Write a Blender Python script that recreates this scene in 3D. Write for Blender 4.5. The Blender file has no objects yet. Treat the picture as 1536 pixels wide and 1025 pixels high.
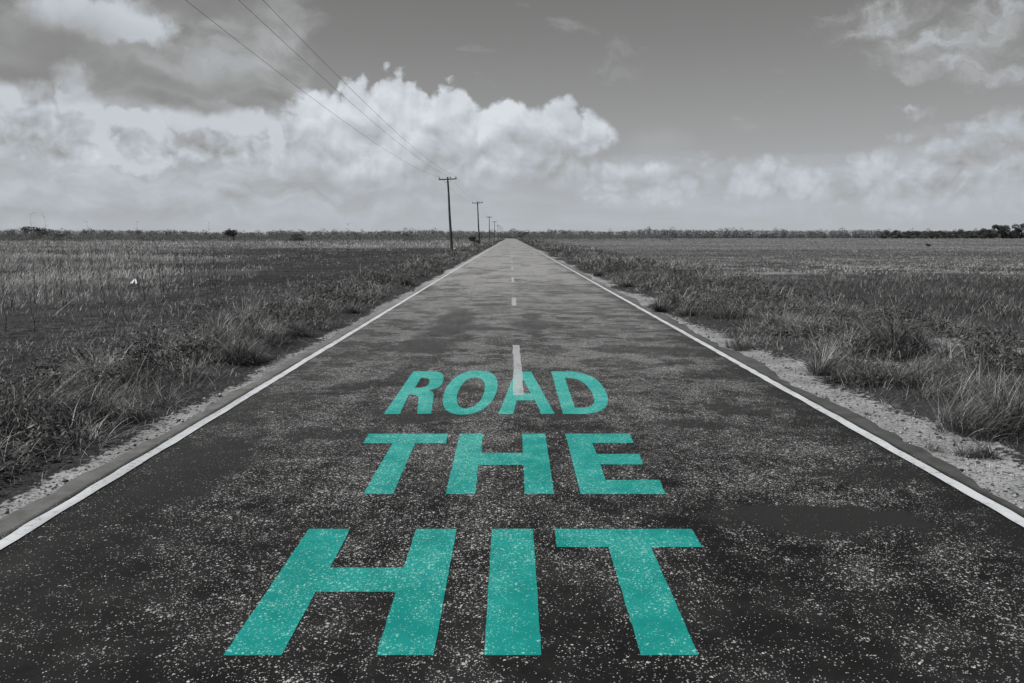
import bpy, bmesh, math, random
import numpy as np
from mathutils import Vector, Matrix
from mathutils.geometry import tessellate_polygon

random.seed(7)
RNG = np.random.default_rng(11)
R = math.radians
scene = bpy.context.scene
C = scene.collection

# ------------------------------------------------------------------ camera
CAM_H = 1.70
FPX = 1109.0                      # focal length in pixels of a 1536 wide frame
PITCH = math.atan(158.0 / FPX)
YAW = -1.7 / FPX
cam_data = bpy.data.cameras.new('camera')
cam_data.sensor_width = 36.0
cam_data.lens = 36.0 * FPX / 1536.0
cam_data.clip_start = 0.05
cam_data.clip_end = 20000.0
cam = bpy.data.objects.new('camera', cam_data)
cam.location = (0, 0, CAM_H)
cam.rotation_euler = (math.pi / 2 - PITCH, 0, YAW)
C.objects.link(cam)
scene.camera = cam

# ------------------------------------------------------------------ exposure
scene.view_settings.view_transform = 'Standard'
scene.view_settings.look = 'None'
scene.view_settings.exposure = 0.0
scene.view_settings.gamma = 1.0
scene.view_settings.use_curve_mapping = False

scene.cycles.max_bounces = 4
scene.cycles.diffuse_bounces = 2
scene.cycles.glossy_bounces = 2
scene.cycles.transmission_bounces = 2
scene.cycles.transparent_max_bounces = 4

# ------------------------------------------------------------------ sun
SUN_EL = R(52)
SUN_AZ = R(-118)                  # compass angle from +Y towards +X: left and a little behind
sd = bpy.data.lights.new('sun', 'SUN')
sd.energy = 3.6
sd.angle = R(0.5)
sd.color = (1.0, 0.985, 0.96)
sun = bpy.data.objects.new('sun', sd)
sdir = Vector((math.sin(SUN_AZ) * math.cos(SUN_EL), math.cos(SUN_AZ) * math.cos(SUN_EL), math.sin(SUN_EL)))
sun.rotation_euler = sdir.to_track_quat('Z', 'Y').to_euler()
sun.location = (-20, -10, 30)
C.objects.link(sun)


# ------------------------------------------------------------------ node helper
class NT:
    def __init__(self, tree):
        self.t = tree
        self.k = 0

    def new(self, typ, **kw):
        n = self.t.nodes.new(typ)
        for a, b in kw.items():
            setattr(n, a, b)
        n.location = ((self.k % 12) * 180, -(self.k // 12) * 220)
        self.k += 1
        return n

    def put(self, sock, v):
        if isinstance(v, bpy.types.NodeSocket):
            self.t.links.new(v, sock)
        elif v is not None:
            if sock.type in ('RGBA',) and not hasattr(v, '__len__'):
                v = (v, v, v, 1)
            elif sock.type == 'RGBA' and len(v) == 3:
                v = (*v, 1)
            sock.default_value = v

    def m(self, op, a, b=None, c=None, clamp=False):
        n = self.new('ShaderNodeMath', operation=op, use_clamp=clamp)
        self.put(n.inputs[0], a)
        if b is not None: self.put(n.inputs[1], b)
        if c is not None: self.put(n.inputs[2], c)
        return n.outputs[0]

    def add(self, a, b): return self.m('ADD', a, b)
    def sub(self, a, b): return self.m('SUBTRACT', a, b)
    def mul(self, a, b): return self.m('MULTIPLY', a, b)
    def mx(self, a, b): return self.m('MAXIMUM', a, b)

    def v(self, op, a, b=None):
        n = self.new('ShaderNodeVectorMath', operation=op)
        self.put(n.inputs[0], a)
        if b is not None:
            self.put(n.inputs[3 if op == 'SCALE' else 1], b)
        return n.outputs['Value'] if op in ('LENGTH', 'DOT_PRODUCT', 'DISTANCE') else n.outputs[0]

    def xyz(self, x, y, z=0.0):
        n = self.new('ShaderNodeCombineXYZ')
        self.put(n.inputs[0], x); self.put(n.inputs[1], y); self.put(n.inputs[2], z)
        return n.outputs[0]

    def sep(self, a):
        n = self.new('ShaderNodeSeparateXYZ')
        self.put(n.inputs[0], a)
        return n.outputs[0], n.outputs[1], n.outputs[2]

    def noise(self, vec, scale, detail=4.0, rough=0.55, dist=0.0, col=False, lac=2.0, dim='2D'):
        n = self.new('ShaderNodeTexNoise', noise_dimensions=dim)
        self.put(n.inputs['Vector'], vec)
        n.inputs['Scale'].default_value = scale
        n.inputs['Detail'].default_value = detail
        n.inputs['Roughness'].default_value = rough
        n.inputs['Lacunarity'].default_value = lac
        n.inputs['Distortion'].default_value = dist
        return n.outputs['Color'] if col else n.outputs['Fac']

    def voro(self, vec, scale, feature='F1', rnd=1.0, smooth=None, detail=0.0, dim='2D'):
        n = self.new('ShaderNodeTexVoronoi', feature=feature, voronoi_dimensions=dim)
        self.put(n.inputs['Vector'], vec)
        n.inputs['Scale'].default_value = scale
        n.inputs['Randomness'].default_value = rnd
        n.inputs['Detail'].default_value = detail
        if smooth is not None and 'Smoothness' in n.inputs:
            n.inputs['Smoothness'].default_value = smooth
        return n.outputs['Distance'], n.outputs['Color']

    def ss(self, x, lo, hi, a=0.0, b=1.0, kind='SMOOTHSTEP'):
        n = self.new('ShaderNodeMapRange', interpolation_type=kind)
        self.put(n.inputs[0], x)
        self.put(n.inputs[1], lo); self.put(n.inputs[2], hi)
        self.put(n.inputs[3], a); self.put(n.inputs[4], b)
        return n.outputs[0]

    def mix(self, f, a, b, blend='MIX'):
        n = self.new('ShaderNodeMix', data_type='RGBA', blend_type=blend)
        self.put(n.inputs[0], f)
        self.put(n.inputs[6], a); self.put(n.inputs[7], b)
        return n.outputs[2]

    def mixf(self, f, a, b):
        n = self.new('ShaderNodeMix', data_type='FLOAT')
        self.put(n.inputs[0], f); self.put(n.inputs[2], a); self.put(n.inputs[3], b)
        return n.outputs[0]

    def ramp(self, f, stops, interp='LINEAR'):
        n = self.new('ShaderNodeValToRGB')
        cr = n.color_ramp
        cr.interpolation = interp
        while len(cr.elements) < len(stops):
            cr.elements.new(0.5)
        for e, (p, c) in zip(cr.elements, stops):
            e.position = p
            e.color = (c, c, c, 1) if not hasattr(c, '__len__') else (*c, 1)
        self.put(n.inputs[0], f)
        return n.outputs[0]

    def attr(self, name):
        n = self.new('ShaderNodeAttribute')
        n.attribute_name = name
        return n.outputs['Fac']

    def pos(self):
        return self.new('ShaderNodeNewGeometry').outputs['Position']


# ------------------------------------------------------------------ world: cloudy sky
def sky_at(px, py):
    """direction of a point of the sky as (azimuth, elevation) in tenths of a radian"""
    u, w = px - 768.0, 512.5 - py
    y = FPX * math.cos(PITCH) + w * math.sin(PITCH)
    z = -FPX * math.sin(PITCH) + w * math.cos(PITCH)
    az = math.atan2(u, y) - YAW
    el = math.atan2(z, math.hypot(u, y))
    return az * 10, el * 10


PXU = 10.0 / FPX                  # one photo pixel in those units, near the middle

world = bpy.data.worlds.new('World')
scene.world = world
world.use_nodes = True
world.cycles.sampling_method = 'MANUAL'
world.cycles.sample_map_resolution = 256
wt = world.node_tree
wt.nodes.clear()
W = NT(wt)
sky = W.new('ShaderNodeTexSky')
sky.sky_type = 'NISHITA'
sky.sun_disc = False
sky.sun_elevation = SUN_EL
sky.sun_rotation = SUN_AZ
sky.air_density = 1.0
sky.dust_density = 1.2
SKY_STRENGTH = 0.1
S = 1.0 / SKY_STRENGTH

gen = W.new('ShaderNodeTexCoord').outputs['Generated']
nd = W.v('NORMALIZE', gen)
dx, dy, dz = W.sep(nd)
az = W.mul(W.m('ARCTAN2', dx, dy), 10.0)
el = W.mul(W.m('ARCSINE', dz), 10.0)
P = W.xyz(az, el, 0.0)

# the clear air: Nishita seen in black and white through a red filter, paler towards the horizon
srgb = W.new('ShaderNodeSeparateColor')
wt.links.new(sky.outputs[0], srgb.inputs[0])
lum = W.add(W.mul(srgb.outputs[0], 0.75), W.mul(srgb.outputs[1], 0.25))


def sky_blob(px, py, rx, ry, warp):
    """1 at the middle of an elliptic cloud mass, 0 on its rim, negative outside"""
    a, e = sky_at(px, py)
    d = W.v('SUBTRACT', warp, (a, e, 0))
    d = W.v('MULTIPLY', d, (1 / (rx * PXU), 1 / (ry * PXU), 0))
    return W.sub(1.0, W.v('LENGTH', d))


def blobs(lst, warp, k=0.12):
    out = None
    for b in lst:
        q = sky_blob(*b, warp=warp)
        out = q if out is None else W.m('SMOOTH_MAX', out, q, k)
    return out


def warped(vec, scale, amount, detail=2, rough=0.5):
    n = W.noise(vec, scale, detail, rough, col=True)
    return W.v('ADD', vec, W.v('SCALE', W.v('SUBTRACT', n, (0.5, 0.5, 0.5)), amount))


def billow(vec, fine=0.30, big=0.55):
    """cauliflower relief of a cumulus: rounded bumps meeting in creases"""
    wv = warped(vec, 1.7, 0.42, 4, 0.6)
    s = None
    for sc, w in ((1.25, big), (2.9, 0.36), (6.6, 0.17)):
        d, _ = W.voro(wv, sc)
        q = W.mul(W.sub(0.30, W.mul(d, d)), w * 1.6)
        s = q if s is None else W.add(s, q)
    f = W.noise(wv, 7.0, 4, 0.62)
    return W.add(s, W.mul(W.sub(f, 0.5), fine))


def over(base, value, alpha):
    return W.mixf(alpha, base, value)


def clear_air(px):
    f = W.ramp(W.ss(el, 0.0, 4.0, kind='LINEAR'),
               [(0.0, 0.45), (0.10, 0.435), (0.24, 0.375), (0.42, 0.290), (0.60, 0.222), (0.78, 0.178), (1.0, 0.155)])
    n = W.new('ShaderNodeRGBToBW')
    wt.links.new(W.mix(0.9, W.mul(lum, 0.10), f), n.inputs[0])
    return n.outputs[0]


def haze_cloud(val):
    n_l = W.noise(W.v('MULTIPLY', P, (0.7, 2.0, 1)), 1.1, 5, 0.55)
    n_s = W.noise(W.v('MULTIPLY', P, (0.5, 2.6, 1)), 1.6, 4, 0.6)
    h = W.add(W.mul(W.ss(el, 1.55, 0.35), 0.75), W.mul(W.sub(n_l, 0.5), 1.3))
    return over(val, W.add(0.475, W.mul(W.sub(n_s, 0.5), 0.20)), W.mul(W.ss(h, 0.18, 0.62), 0.85))


def low_heaps(val):
    lst = [(1020, 268, 70, 26), (1110, 268, 70, 24), (1200, 278, 80, 22), (1300, 290, 110, 30), (1340, 262, 60, 26), (960, 285, 70, 20)]
    b = billow(W.v('ADD', W.v('SCALE', P, 1.7), (0.4, 3.3, 0)))
    d = W.add(W.mul(blobs(lst, P), 0.9), W.mul(b, 1.0))
    v = W.add(W.add(0.475, W.mul(b, 0.28)), 0.0)
    return over(val, v, W.mul(W.ss(d, -0.22, 0.55), 0.90))


def left_veil(val):
    lst = [(60, 260, 300, 170), (300, 260, 300, 120), (190, 60, 240, 95), (340, 110, 150, 100), (470, 290, 220, 80), (380, 30, 120, 60)]
    wl = warped(P, 0.9, 0.62, 4, 0.55)
    q = W.v('MULTIPLY', wl, (0.62, 1.25, 1))
    nb = W.noise(q, 1.25, 7, 0.56)
    nb2 = W.noise(W.v('ADD', q, (-0.06, 0.17, 0.0)), 1.25, 6, 0.54)
    d = W.add(blobs(lst, wl), W.mul(W.sub(nb, 0.5), 1.25))
    v = W.add(W.ss(el, 3.1, 0.5, 0.27, 0.475, 'LINEAR'), W.m('MAXIMUM', W.mul(W.sub(nb, nb2), 0.55), -0.10))
    val = over(val, v, W.mul(W.ss(d, 0.0, 0.55), 0.92))
    return val, wl, nb


def bright_gaps(val):
    lst = [(110, 138, 26, 36), (134, 180, 28, 38), (200, 182, 50, 14), (230, 202, 28, 26), (160, 228, 34, 18), (215, 246, 40, 16), (330, 182, 90, 22),
           (14, 160, 24, 30), (185, 36, 60, 26), (120, 20, 70, 24), (345, 178, 60, 16), (410, 205, 16, 30), (90, 195, 40, 14)]
    wb = warped(P, 2.2, 0.36, 4, 0.6)
    g = W.add(blobs(lst, wb), W.mul(W.sub(W.noise(wb, 5, 4, 0.6), 0.5), 0.6))
    return over(val, 0.635, W.mul(W.ss(g, -0.20, 0.38), 0.85))


def dark_bases(val, wl, nb):
    lst = [(225, 128, 150, 20), (60, 62, 130, 42), (260, 150, 140, 14), (10, 100, 100, 20), (310, 8, 100, 18), (400, 150, 70, 14)]
    g = W.add(blobs(lst, wl), W.mul(W.sub(nb, 0.5), 0.7))
    return over(val, 0.235, W.mul(W.ss(g, -0.30, 0.95), 0.82))


def shaded_lumps(val):
    lst = [(55, 138, 34, 30), (40, 196, 80, 34), (196, 216, 42, 26), (335, 222, 95, 24), (110, 226, 60, 20)]
    q = W.v('ADD', W.v('SCALE', P, 1.35), (3.1, 1.7, 0))
    b = billow(q, 0.36)
    b2 = billow(W.v('ADD', q, (0.09, 0.15, 0)), 0.36)
    d = W.add(W.mul(blobs(lst, P), 0.9), W.mul(b, 0.8))
    v = W.add(W.add(0.405, W.mul(W.sub(b, b2), 0.34)), W.ss(el, 2.0, 1.0, -0.08, 0.08, 'LINEAR'))
    return over(val, v, W.mul(W.ss(d, 0.08, 0.42), 0.80))


def big_cumulus(val):
    lst = [(500, 196, 66, 62), (556, 181, 62, 47), (650, 178, 76, 52), (720, 205, 70, 46), (610, 215, 150, 90), (684, 166, 38, 32), (768, 186, 40, 48),
           (832, 196, 60, 50), (868, 212, 54, 36), (760, 255, 170, 72), (930, 258, 80, 30), (520, 270, 140, 60)]
    eps = (-0.05, 0.13, 0.0)

    def field(p):
        b = billow(W.v('ADD', p, (7.3, 2.1, 0)), 0.27)
        return W.add(W.mul(blobs(lst, p, 0.18), 1.2), W.mul(b, 0.80)), b
    d, b = field(P)
    d = W.sub(d, W.mul(W.ss(el, 2.16, 2.34), 1.2))
    d2, b2 = field(W.v('ADD', P, eps))
    soft = W.ss(el, 2.3, 0.9, 0.07, 0.55, 'LINEAR')
    a = W.mul(W.ss(d, 0.09, W.add(0.09, soft)), W.ss(el, 0.45, 0.95))
    big = W.noise(W.v('MULTIPLY', P, (1, 1.4, 1)), 0.95, 3, 0.5)
    v = W.add(W.ss(el, 0.7, 1.75, 0.475, 0.665, 'LINEAR'), W.m('MAXIMUM', W.m('MINIMUM', W.mul(W.sub(d, d2), 0.13), 0.08), -0.06))
    v = W.add(v, W.add(W.mul(W.sub(b, b2), 0.17), W.mul(W.sub(big, 0.5), 0.36)))
    v = W.m('MINIMUM', v, 0.74)
    return over(val, v, W.mul(a, 0.97))


def grey_skirt(val, wl, nb):
    lst = [(985, 228, 56, 26), (850, 287, 190, 8), (640, 295, 140, 8), (640, 208, 26, 9)]
    g = W.add(blobs(lst, wl), W.mul(W.sub(nb, 0.5), 0.5))
    return over(val, 0.41, W.mul(W.ss(g, -0.2, 0.8), 0.5))


def torn_cloud(val, lst, value, amount):
    w1 = warped(W.v('ADD', P, (0.05, 0.05, 0)), 1.6, 0.65, 5, 0.6)
    n = W.noise(W.v('MULTIPLY', w1, (0.9, 1.6, 1)), 2.2, 6, 0.62)
    n2 = W.noise(W.v('MULTIPLY', W.v('ADD', w1, (-0.03, 0.12, 0)), (0.9, 1.6, 1)), 2.2, 5, 0.62)
    g = W.add(blobs(lst, w1), W.mul(W.sub(n, 0.5), 1.6))
    v = W.add(value, W.mul(W.sub(n, n2), 0.32))
    return over(val, v, W.mul(W.ss(g, -0.25, 1.15), amount))


def right_heap(val):
    lst = [(1505, 205, 70, 28), (1460, 240, 70, 38), (1545, 240, 90, 60), (1352, 208, 22, 9), (1440, 270, 110, 34), (1385, 282, 80, 24)]
    q = W.v('ADD', W.v('SCALE', P, 1.15), (1.3, 5.2, 0))
    b = billow(q)
    b2 = billow(W.v('ADD', q, (-0.06, 0.13, 0)))
    d = W.add(W.mul(blobs(lst, P), 0.9), W.mul(b, 0.9))
    v = W.add(W.add(0.455, W.mul(W.sub(b, b2), 0.30)), W.ss(el, 0.9, 1.6, 0.0, 0.08, 'LINEAR'))
    return over(val, v, W.mul(W.ss(d, 0.08, 0.62), 0.85))


def finish(val):
    val = over(val, 0.465, W.ss(el, 0.75, 0.0, 0.0, 0.6))          # pale veil close to the horizon
    # toning of the print: dark greys warm, pale greys slightly blue
    tone = W.ramp(W.ss(val, 0.15, 0.70, kind='LINEAR'),
                  [(0.0, (1.01, 1.0, 0.985)), (0.35, (0.985, 1.0, 1.01)), (0.62, (0.935, 1.0, 1.075)), (1.0, (0.955, 1.0, 1.06))])
    bg = W.new('ShaderNodeBackground')
    wt.links.new(W.v('SCALE', tone, W.mul(W.mx(val, 0.02), S)), bg.inputs[0])
    bg.inputs[1].default_value = SKY_STRENGTH
    return bg.outputs[0]


def sky_left():
    val = haze_cloud(clear_air(0))
    val, wl, nb = left_veil(val)
    val = bright_gaps(val)
    val = dark_bases(val, wl, nb)
    return finish(shaded_lumps(val))


def sky_middle():
    val = haze_cloud(clear_air(0))
    val = low_heaps(val)
    val, wl, nb = left_veil(val)
    val = bright_gaps(val)
    val = dark_bases(val, wl, nb)
    val = shaded_lumps(val)
    val = grey_skirt(big_cumulus(val), wl, nb)
    val = torn_cloud(val, [(930, 92, 36, 36)], 0.30, 0.5)
    return finish(val)


def sky_right():
    val = low_heaps(haze_cloud(clear_air(0)))
    val = torn_cloud(val, [(1440, 60, 100, 32), (1330, 30, 80, 26), (1420, 92, 60, 14), (1500, 20, 90, 26), (1500, 108, 50, 14), (1372, 152, 26, 8)], 0.42, 0.95)
    return finish(right_heap(val))


def sky_rest():
    """overhead and behind: the same air with scattered cloud"""
    val = clear_air(0)
    v2 = W.xyz(W.m('DIVIDE', dx, W.add(W.m('ABSOLUTE', dz), 0.15)), W.m('DIVIDE', dy, W.add(W.m('ABSOLUTE', dz), 0.15)), 0)
    n = W.noise(v2, 0.9, 3, 0.55)
    return finish(over(val, 0.50, W.mul(W.ss(n, 0.47, 0.68), 0.8)))


def choose(fac, a, b):
    n = W.new('ShaderNodeMixShader')
    W.put(n.inputs[0], fac)
    wt.links.new(a, n.inputs[1]); wt.links.new(b, n.inputs[2])
    return n.outputs[0]


A1 = sky_at(385, 200)[0]
A2 = sky_at(1066, 200)[0]
front = choose(W.m('GREATER_THAN', az, A1), sky_left(),
               choose(W.m('GREATER_THAN', az, A2), sky_middle(), sky_right()))
in_band = W.mul(W.mul(W.m('LESS_THAN', el, 3.6), W.m('GREATER_THAN', el, -0.05)), W.m('LESS_THAN', W.m('ABSOLUTE', az), 7.5))
wo = W.new('ShaderNodeOutputWorld')
wt.links.new(choose(in_band, sky_rest(), front), wo.inputs[0])


# ------------------------------------------------------------------ tags and small builders
def tag(o, label=None, cat=None, group=None, kind=None):
    if label: o['label'] = label
    if cat: o['category'] = cat
    if group: o['group'] = group
    if kind: o['kind'] = kind
    return o


def empty(name, loc=(0, 0, 0), rz=0.0):
    o = bpy.data.objects.new(name, None)
    o.location = loc
    o.rotation_euler = (0, 0, rz)
    o.empty_display_size = 0.2
    C.objects.link(o)
    return o


def link_mesh(name, me, mat, parent=None):
    if mat is not None:
        me.materials.append(mat)
    o = bpy.data.objects.new(name, me)
    C.objects.link(o)
    if parent is not None:
        o.parent = parent
    return o


def np_mesh(name, verts, quads=None, tris=None, attrs=None, smooth=False):
    """mesh from numpy arrays; attrs: {name: per-vertex float array}"""
    me = bpy.data.meshes.new(name)
    nq = 0 if quads is None else len(quads)
    nt = 0 if tris is None else len(tris)
    me.vertices.add(len(verts))
    me.vertices.foreach_set('co', np.asarray(verts, dtype=np.float32).ravel())
    me.loops.add(nq * 4 + nt * 3)
    parts, starts = [], []
    if nq:
        parts.append(np.asarray(quads).ravel()); starts.append(np.arange(nq) * 4)
    if nt:
        parts.append(np.asarray(tris).ravel()); starts.append(nq * 4 + np.arange(nt) * 3)
    me.loops.foreach_set('vertex_index', np.concatenate(parts).astype(np.int32))
    me.polygons.add(nq + nt)
    me.polygons.foreach_set('loop_start', np.concatenate(starts).astype(np.int32))
    if smooth:
        me.polygons.foreach_set('use_smooth', np.ones(nq + nt, dtype=bool))
    me.update(calc_edges=True)
    for k, a in (attrs or {}).items():
        at = me.attributes.new(k, 'FLOAT', 'POINT')
        at.data.foreach_set('value', np.asarray(a, dtype=np.float32))
    return me


def bm_mesh(name, bm, smooth=True):
    me = bpy.data.meshes.new(name)
    bm.normal_update()
    bm.to_mesh(me)
    bm.free()
    if smooth:
        me.polygons.foreach_set('use_smooth', np.ones(len(me.polygons), dtype=bool))
    return me


def tube(bm, pts, radii, sides=8, cap=True):
    pts = [Vector(p) for p in pts]
    if not hasattr(radii, '__len__'):
        radii = [radii] * len(pts)
    rings = []
    up = Vector((0.13, 0.21, 0.97))
    for i, p in enumerate(pts):
        a = pts[max(i - 1, 0)]; b = pts[min(i + 1, len(pts) - 1)]
        d = (b - a).normalized()
        s = d.cross(up)
        if s.length < 0.05:
            s = d.cross(Vector((1, 0, 0)))
        s.normalize()
        t = s.cross(d).normalized()
        rings.append([bm.verts.new(p + radii[i] * (math.cos(q) * s + math.sin(q) * t))
                      for q in [2 * math.pi * k / sides for k in range(sides)]])
    for r0, r1 in zip(rings, rings[1:]):
        for k in range(sides):
            bm.faces.new((r0[k], r0[(k + 1) % sides], r1[(k + 1) % sides], r1[k]))
    if cap:
        bm.faces.new(rings[0][::-1]); bm.faces.new(rings[-1])
    return rings


def box(bm, c, size, rot=None):
    g = bmesh.ops.create_cube(bm, size=1.0)
    M = Matrix.Translation(c) @ (rot if rot is not None else Matrix.Identity(4)) @ Matrix.Diagonal((*size, 1))
    bmesh.ops.transform(bm, matrix=M, verts=g['verts'])
    return g['verts']


def lathe(bm, prof, centre, sides=10):
    rings = []
    for r, z in prof:
        rings.append([bm.verts.new((centre[0] + r * math.cos(2 * math.pi * k / sides),
                                    centre[1] + r * math.sin(2 * math.pi * k / sides), centre[2] + z)) for k in range(sides)])
    for r0, r1 in zip(rings, rings[1:]):
        for k in range(sides):
            bm.faces.new((r0[k], r0[(k + 1) % sides], r1[(k + 1) % sides], r1[k]))
    bm.faces.new(rings[0][::-1]); bm.faces.new(rings[-1])


def _hash(ix, iy, seed):
    h = (ix.astype(np.int64) * 374761393 + iy.astype(np.int64) * 668265263 + seed * 1442695041) & 0xFFFFFFFF
    h = ((h ^ (h >> 13)) * 1274126177) & 0xFFFFFFFF
    return ((h ^ (h >> 16)) & 0xFFFF) / 65535.0


def vnoise(x, y, seed=0):
    x = np.asarray(x, dtype=float); y = np.asarray(y, dtype=float)
    ix = np.floor(x); iy = np.floor(y)
    fx = x - ix; fy = y - iy
    fx = fx * fx * (3 - 2 * fx); fy = fy * fy * (3 - 2 * fy)
    a = _hash(ix, iy, seed); b = _hash(ix + 1, iy, seed); c = _hash(ix, iy + 1, seed); d = _hash(ix + 1, iy + 1, seed)
    return (a * (1 - fx) + b * fx) * (1 - fy) + (c * (1 - fx) + d * fx) * fy


def fbm(x, y, seed=0, oct=4, rough=0.5):
    s = 0.0; w = 1.0; t = 0.0
    for k in range(oct):
        s = s + w * vnoise(x * 2 ** k + 17.3 * k, y * 2 ** k + 5.1 * k, seed + k)
        t += w; w *= rough
    return s / t


def sstep(x, lo, hi):
    t = np.clip((np.asarray(x, dtype=float) - lo) / (hi - lo), 0, 1)
    return t * t * (3 - 2 * t)


def on_ground(px, py, z=0.0):
    """where the photograph's pixel lands on a level surface: used for measuring the place"""
    u, w = px - 768.0, 512.5 - py
    y = FPX * math.cos(PITCH) + w * math.sin(PITCH)
    zz = -FPX * math.sin(PITCH) + w * math.cos(PITCH)
    k = (z - CAM_H) / zz
    x = u
    X, Y = x * k, y * k
    return (X * math.cos(YAW) - Y * math.sin(YAW), X * math.sin(YAW) + Y * math.cos(YAW))


# ------------------------------------------------------------------ materials
def material(name):
    m = bpy.data.materials.new(name)
    m.use_nodes = True
    m.node_tree.nodes.clear()
    return m, NT(m.node_tree)


def surface(m, n, col, rough=0.8, spec=0.3, bump=None, bump_d=0.01, bump_s=0.5):
    b = n.new('ShaderNodeBsdfPrincipled')
    n.put(b.inputs['Base Color'], col)
    n.put(b.inputs['Roughness'], rough)
    n.put(b.inputs['Specular IOR Level'], spec)
    if bump is not None:
        bp = n.new('ShaderNodeBump')
        bp.inputs['Strength'].default_value = bump_s
        bp.inputs['Distance'].default_value = bump_d
        n.put(bp.inputs['Height'], bump)
        m.node_tree.links.new(bp.outputs[0], b.inputs['Normal'])
    o = n.new('ShaderNodeOutputMaterial')
    m.node_tree.links.new(b.outputs[0], o.inputs[0])
    return b, o


COOL = (0.975, 1.0, 1.01)


def grey(n, f, tint=COOL):
    return n.v('SCALE', tint, f)


SMOOTH_PATCH = [(1.90, 4.28, 0.72, 0.27), (2.55, 5.15, 0.45, 0.16), (1.75, 6.6, 0.4, 0.2), (-1.55, 6.25, 0.5, 0.2), (-1.35, 11.6, 0.5, 1.0),
                (-1.15, 15.0, 0.45, 2.6), (0.45, 14.2, 0.25, 2.4), (-0.9, 6.9, 0.5, 0.22), (-2.3, 5.3, 0.35, 0.8), (2.1, 11.0, 0.8, 0.4)]


def road_texture(n):
    """worn chip seal: returns (grey value, stone mask, patch mask, height)"""
    p = n.pos()
    px, py, pz = n.sep(p)
    p2 = n.xyz(px, py, 0)
    # stones: light chips of several sizes sitting in dark bitumen
    wp = n.v('ADD', p2, n.v('SCALE', n.v('SUBTRACT', n.noise(p2, 55, 1, 0.5, col=True), (0.5, 0.5, 0.5)), 0.010))
    stones = None
    hgt = None
    sval = None
    for sc, dens, rad in ((150.0, 0.69, 0.52), (78.0, 0.80, 0.52), (42.0, 0.925, 0.38)):
        d, c = n.voro(wp, sc)
        cs = n.new('ShaderNodeSeparateColor')
        n.t.links.new(c, cs.inputs[0])
        yield_ = (d, cs.outputs[0], cs.outputs[1], dens, rad)
        if stones is None:
            stones = []
        stones.append(yield_)
    # how much stone shows: broad worn areas, streaks along the road, and finer blotches
    w1 = n.noise(p2, 0.55, 5, 0.6, 0.6)
    w2 = n.noise(n.xyz(px, n.mul(py, 0.22), 0), 1.3, 4, 0.55)
    w3 = n.noise(p2, 3.2, 4, 0.6)
    wear_graze = n.add(n.add(n.mul(n.sub(w1, 0.5), 0.80), n.mul(n.sub(w2, 0.5), 0.5)), n.add(n.mul(n.sub(w3, 0.5), 0.75), n.mul(n.sub(n.noise(p2, 9.0, 3, 0.6), 0.5), 0.7)))
    # more bitumen left towards both edges of the lane
    edge = n.add(n.ss(px, -1.55, -2.75), n.ss(px, 2.5, 3.05))
    wear_graze = n.sub(wear_graze, n.mul(edge, n.ss(py, 30.0, 4.0, 0.12, 0.30, 'LINEAR')))
    wear_graze = n.add(wear_graze, n.add(n.ss(py, 4.0, 42.0, -0.10, 0.74, 'LINEAR'), n.ss(py, 4.6, 3.0, 0.0, -0.16, 'LINEAR')))  # more pale stone with distance: grazing-view brightening put into the colour
    # places where the bitumen has flushed over the stones
    pw = n.v('ADD', p2, n.v('SCALE', n.v('SUBTRACT', n.noise(p2, 2.3, 7, 0.74, col=True), (0.5, 0.5, 0.5)), 0.95))
    flush = None
    for k, (cx, cy, rx, ry) in enumerate(SMOOTH_PATCH):
        d = n.v('LENGTH', n.v('MULTIPLY', n.v('SUBTRACT', pw, (cx, cy, 0)), (1 / rx, 1 / ry, 0)))
        q = n.ss(d, 1.10, 0.74, 0.0, 1.0 if k == 0 else 0.72)
        flush = q if flush is None else n.mx(flush, q)
    f2 = n.ss(n.noise(n.v('ADD', n.xyz(n.mul(px, 0.75), py, 0), n.v('SCALE', n.v('SUBTRACT', n.noise(p2, 2.2, 3, 0.6, col=True), (0.5, 0.5, 0.5)), 0.35)), 1.05, 6, 0.66, 0.0), 0.59, 0.66)
    flush = n.mx(flush, n.mul(f2, n.ss(py, 4.5, 7.0)))
    crisp = n.ss(n.noise(n.v('ADD', n.xyz(n.mul(px, 0.8), py, 0), n.v('SCALE', n.v('SUBTRACT', n.noise(p2, 3.0, 3, 0.6, col=True), (0.5, 0.5, 0.5)), 0.25)), 1.5, 6, 0.64), 0.475, 0.525)
    crisp2 = n.ss(n.noise(n.xyz(px, n.mul(py, 0.45), 0), 0.42, 6, 0.66), 0.44, 0.56)
    wear_graze = n.add(wear_graze, n.mul(n.mul(n.sub(crisp2, 0.5), 0.75), n.ss(py, 12, 35)))
    wear_graze = n.add(wear_graze, n.mul(n.sub(crisp, 0.5), n.ss(py, 4.0, 10.0, 0.10, 0.42, 'LINEAR')))
    amount = n.mul(n.ss(wear_graze, -0.50, 0.75, 0.10, 1.0, 'LINEAR'), n.sub(1.0, n.mul(flush, 0.86)))
    mask = None
    for d, r1, r2, dens, rad in stones:
        on = n.m('GREATER_THAN', n.add(r1, n.mul(n.sub(amount, 0.42), 0.80)), dens)
        q = n.mul(on, n.ss(d, n.mul(n.add(r2, 0.35), rad), n.mul(n.add(r2, 0.0), rad * 0.6)))
        q = n.mul(q, n.ss(r2, 0.0, 1.0, 0.45, 1.0))
        mask = q if mask is None else n.mx(mask, q)
    fine = n.noise(p2, 160, 2, 0.7)
    return dict(p2=p2, px=px, py=py, mask=mask, amount=amount, flush=flush, fine=fine, w1=w1, w3=w3, edge=edge)


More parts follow.
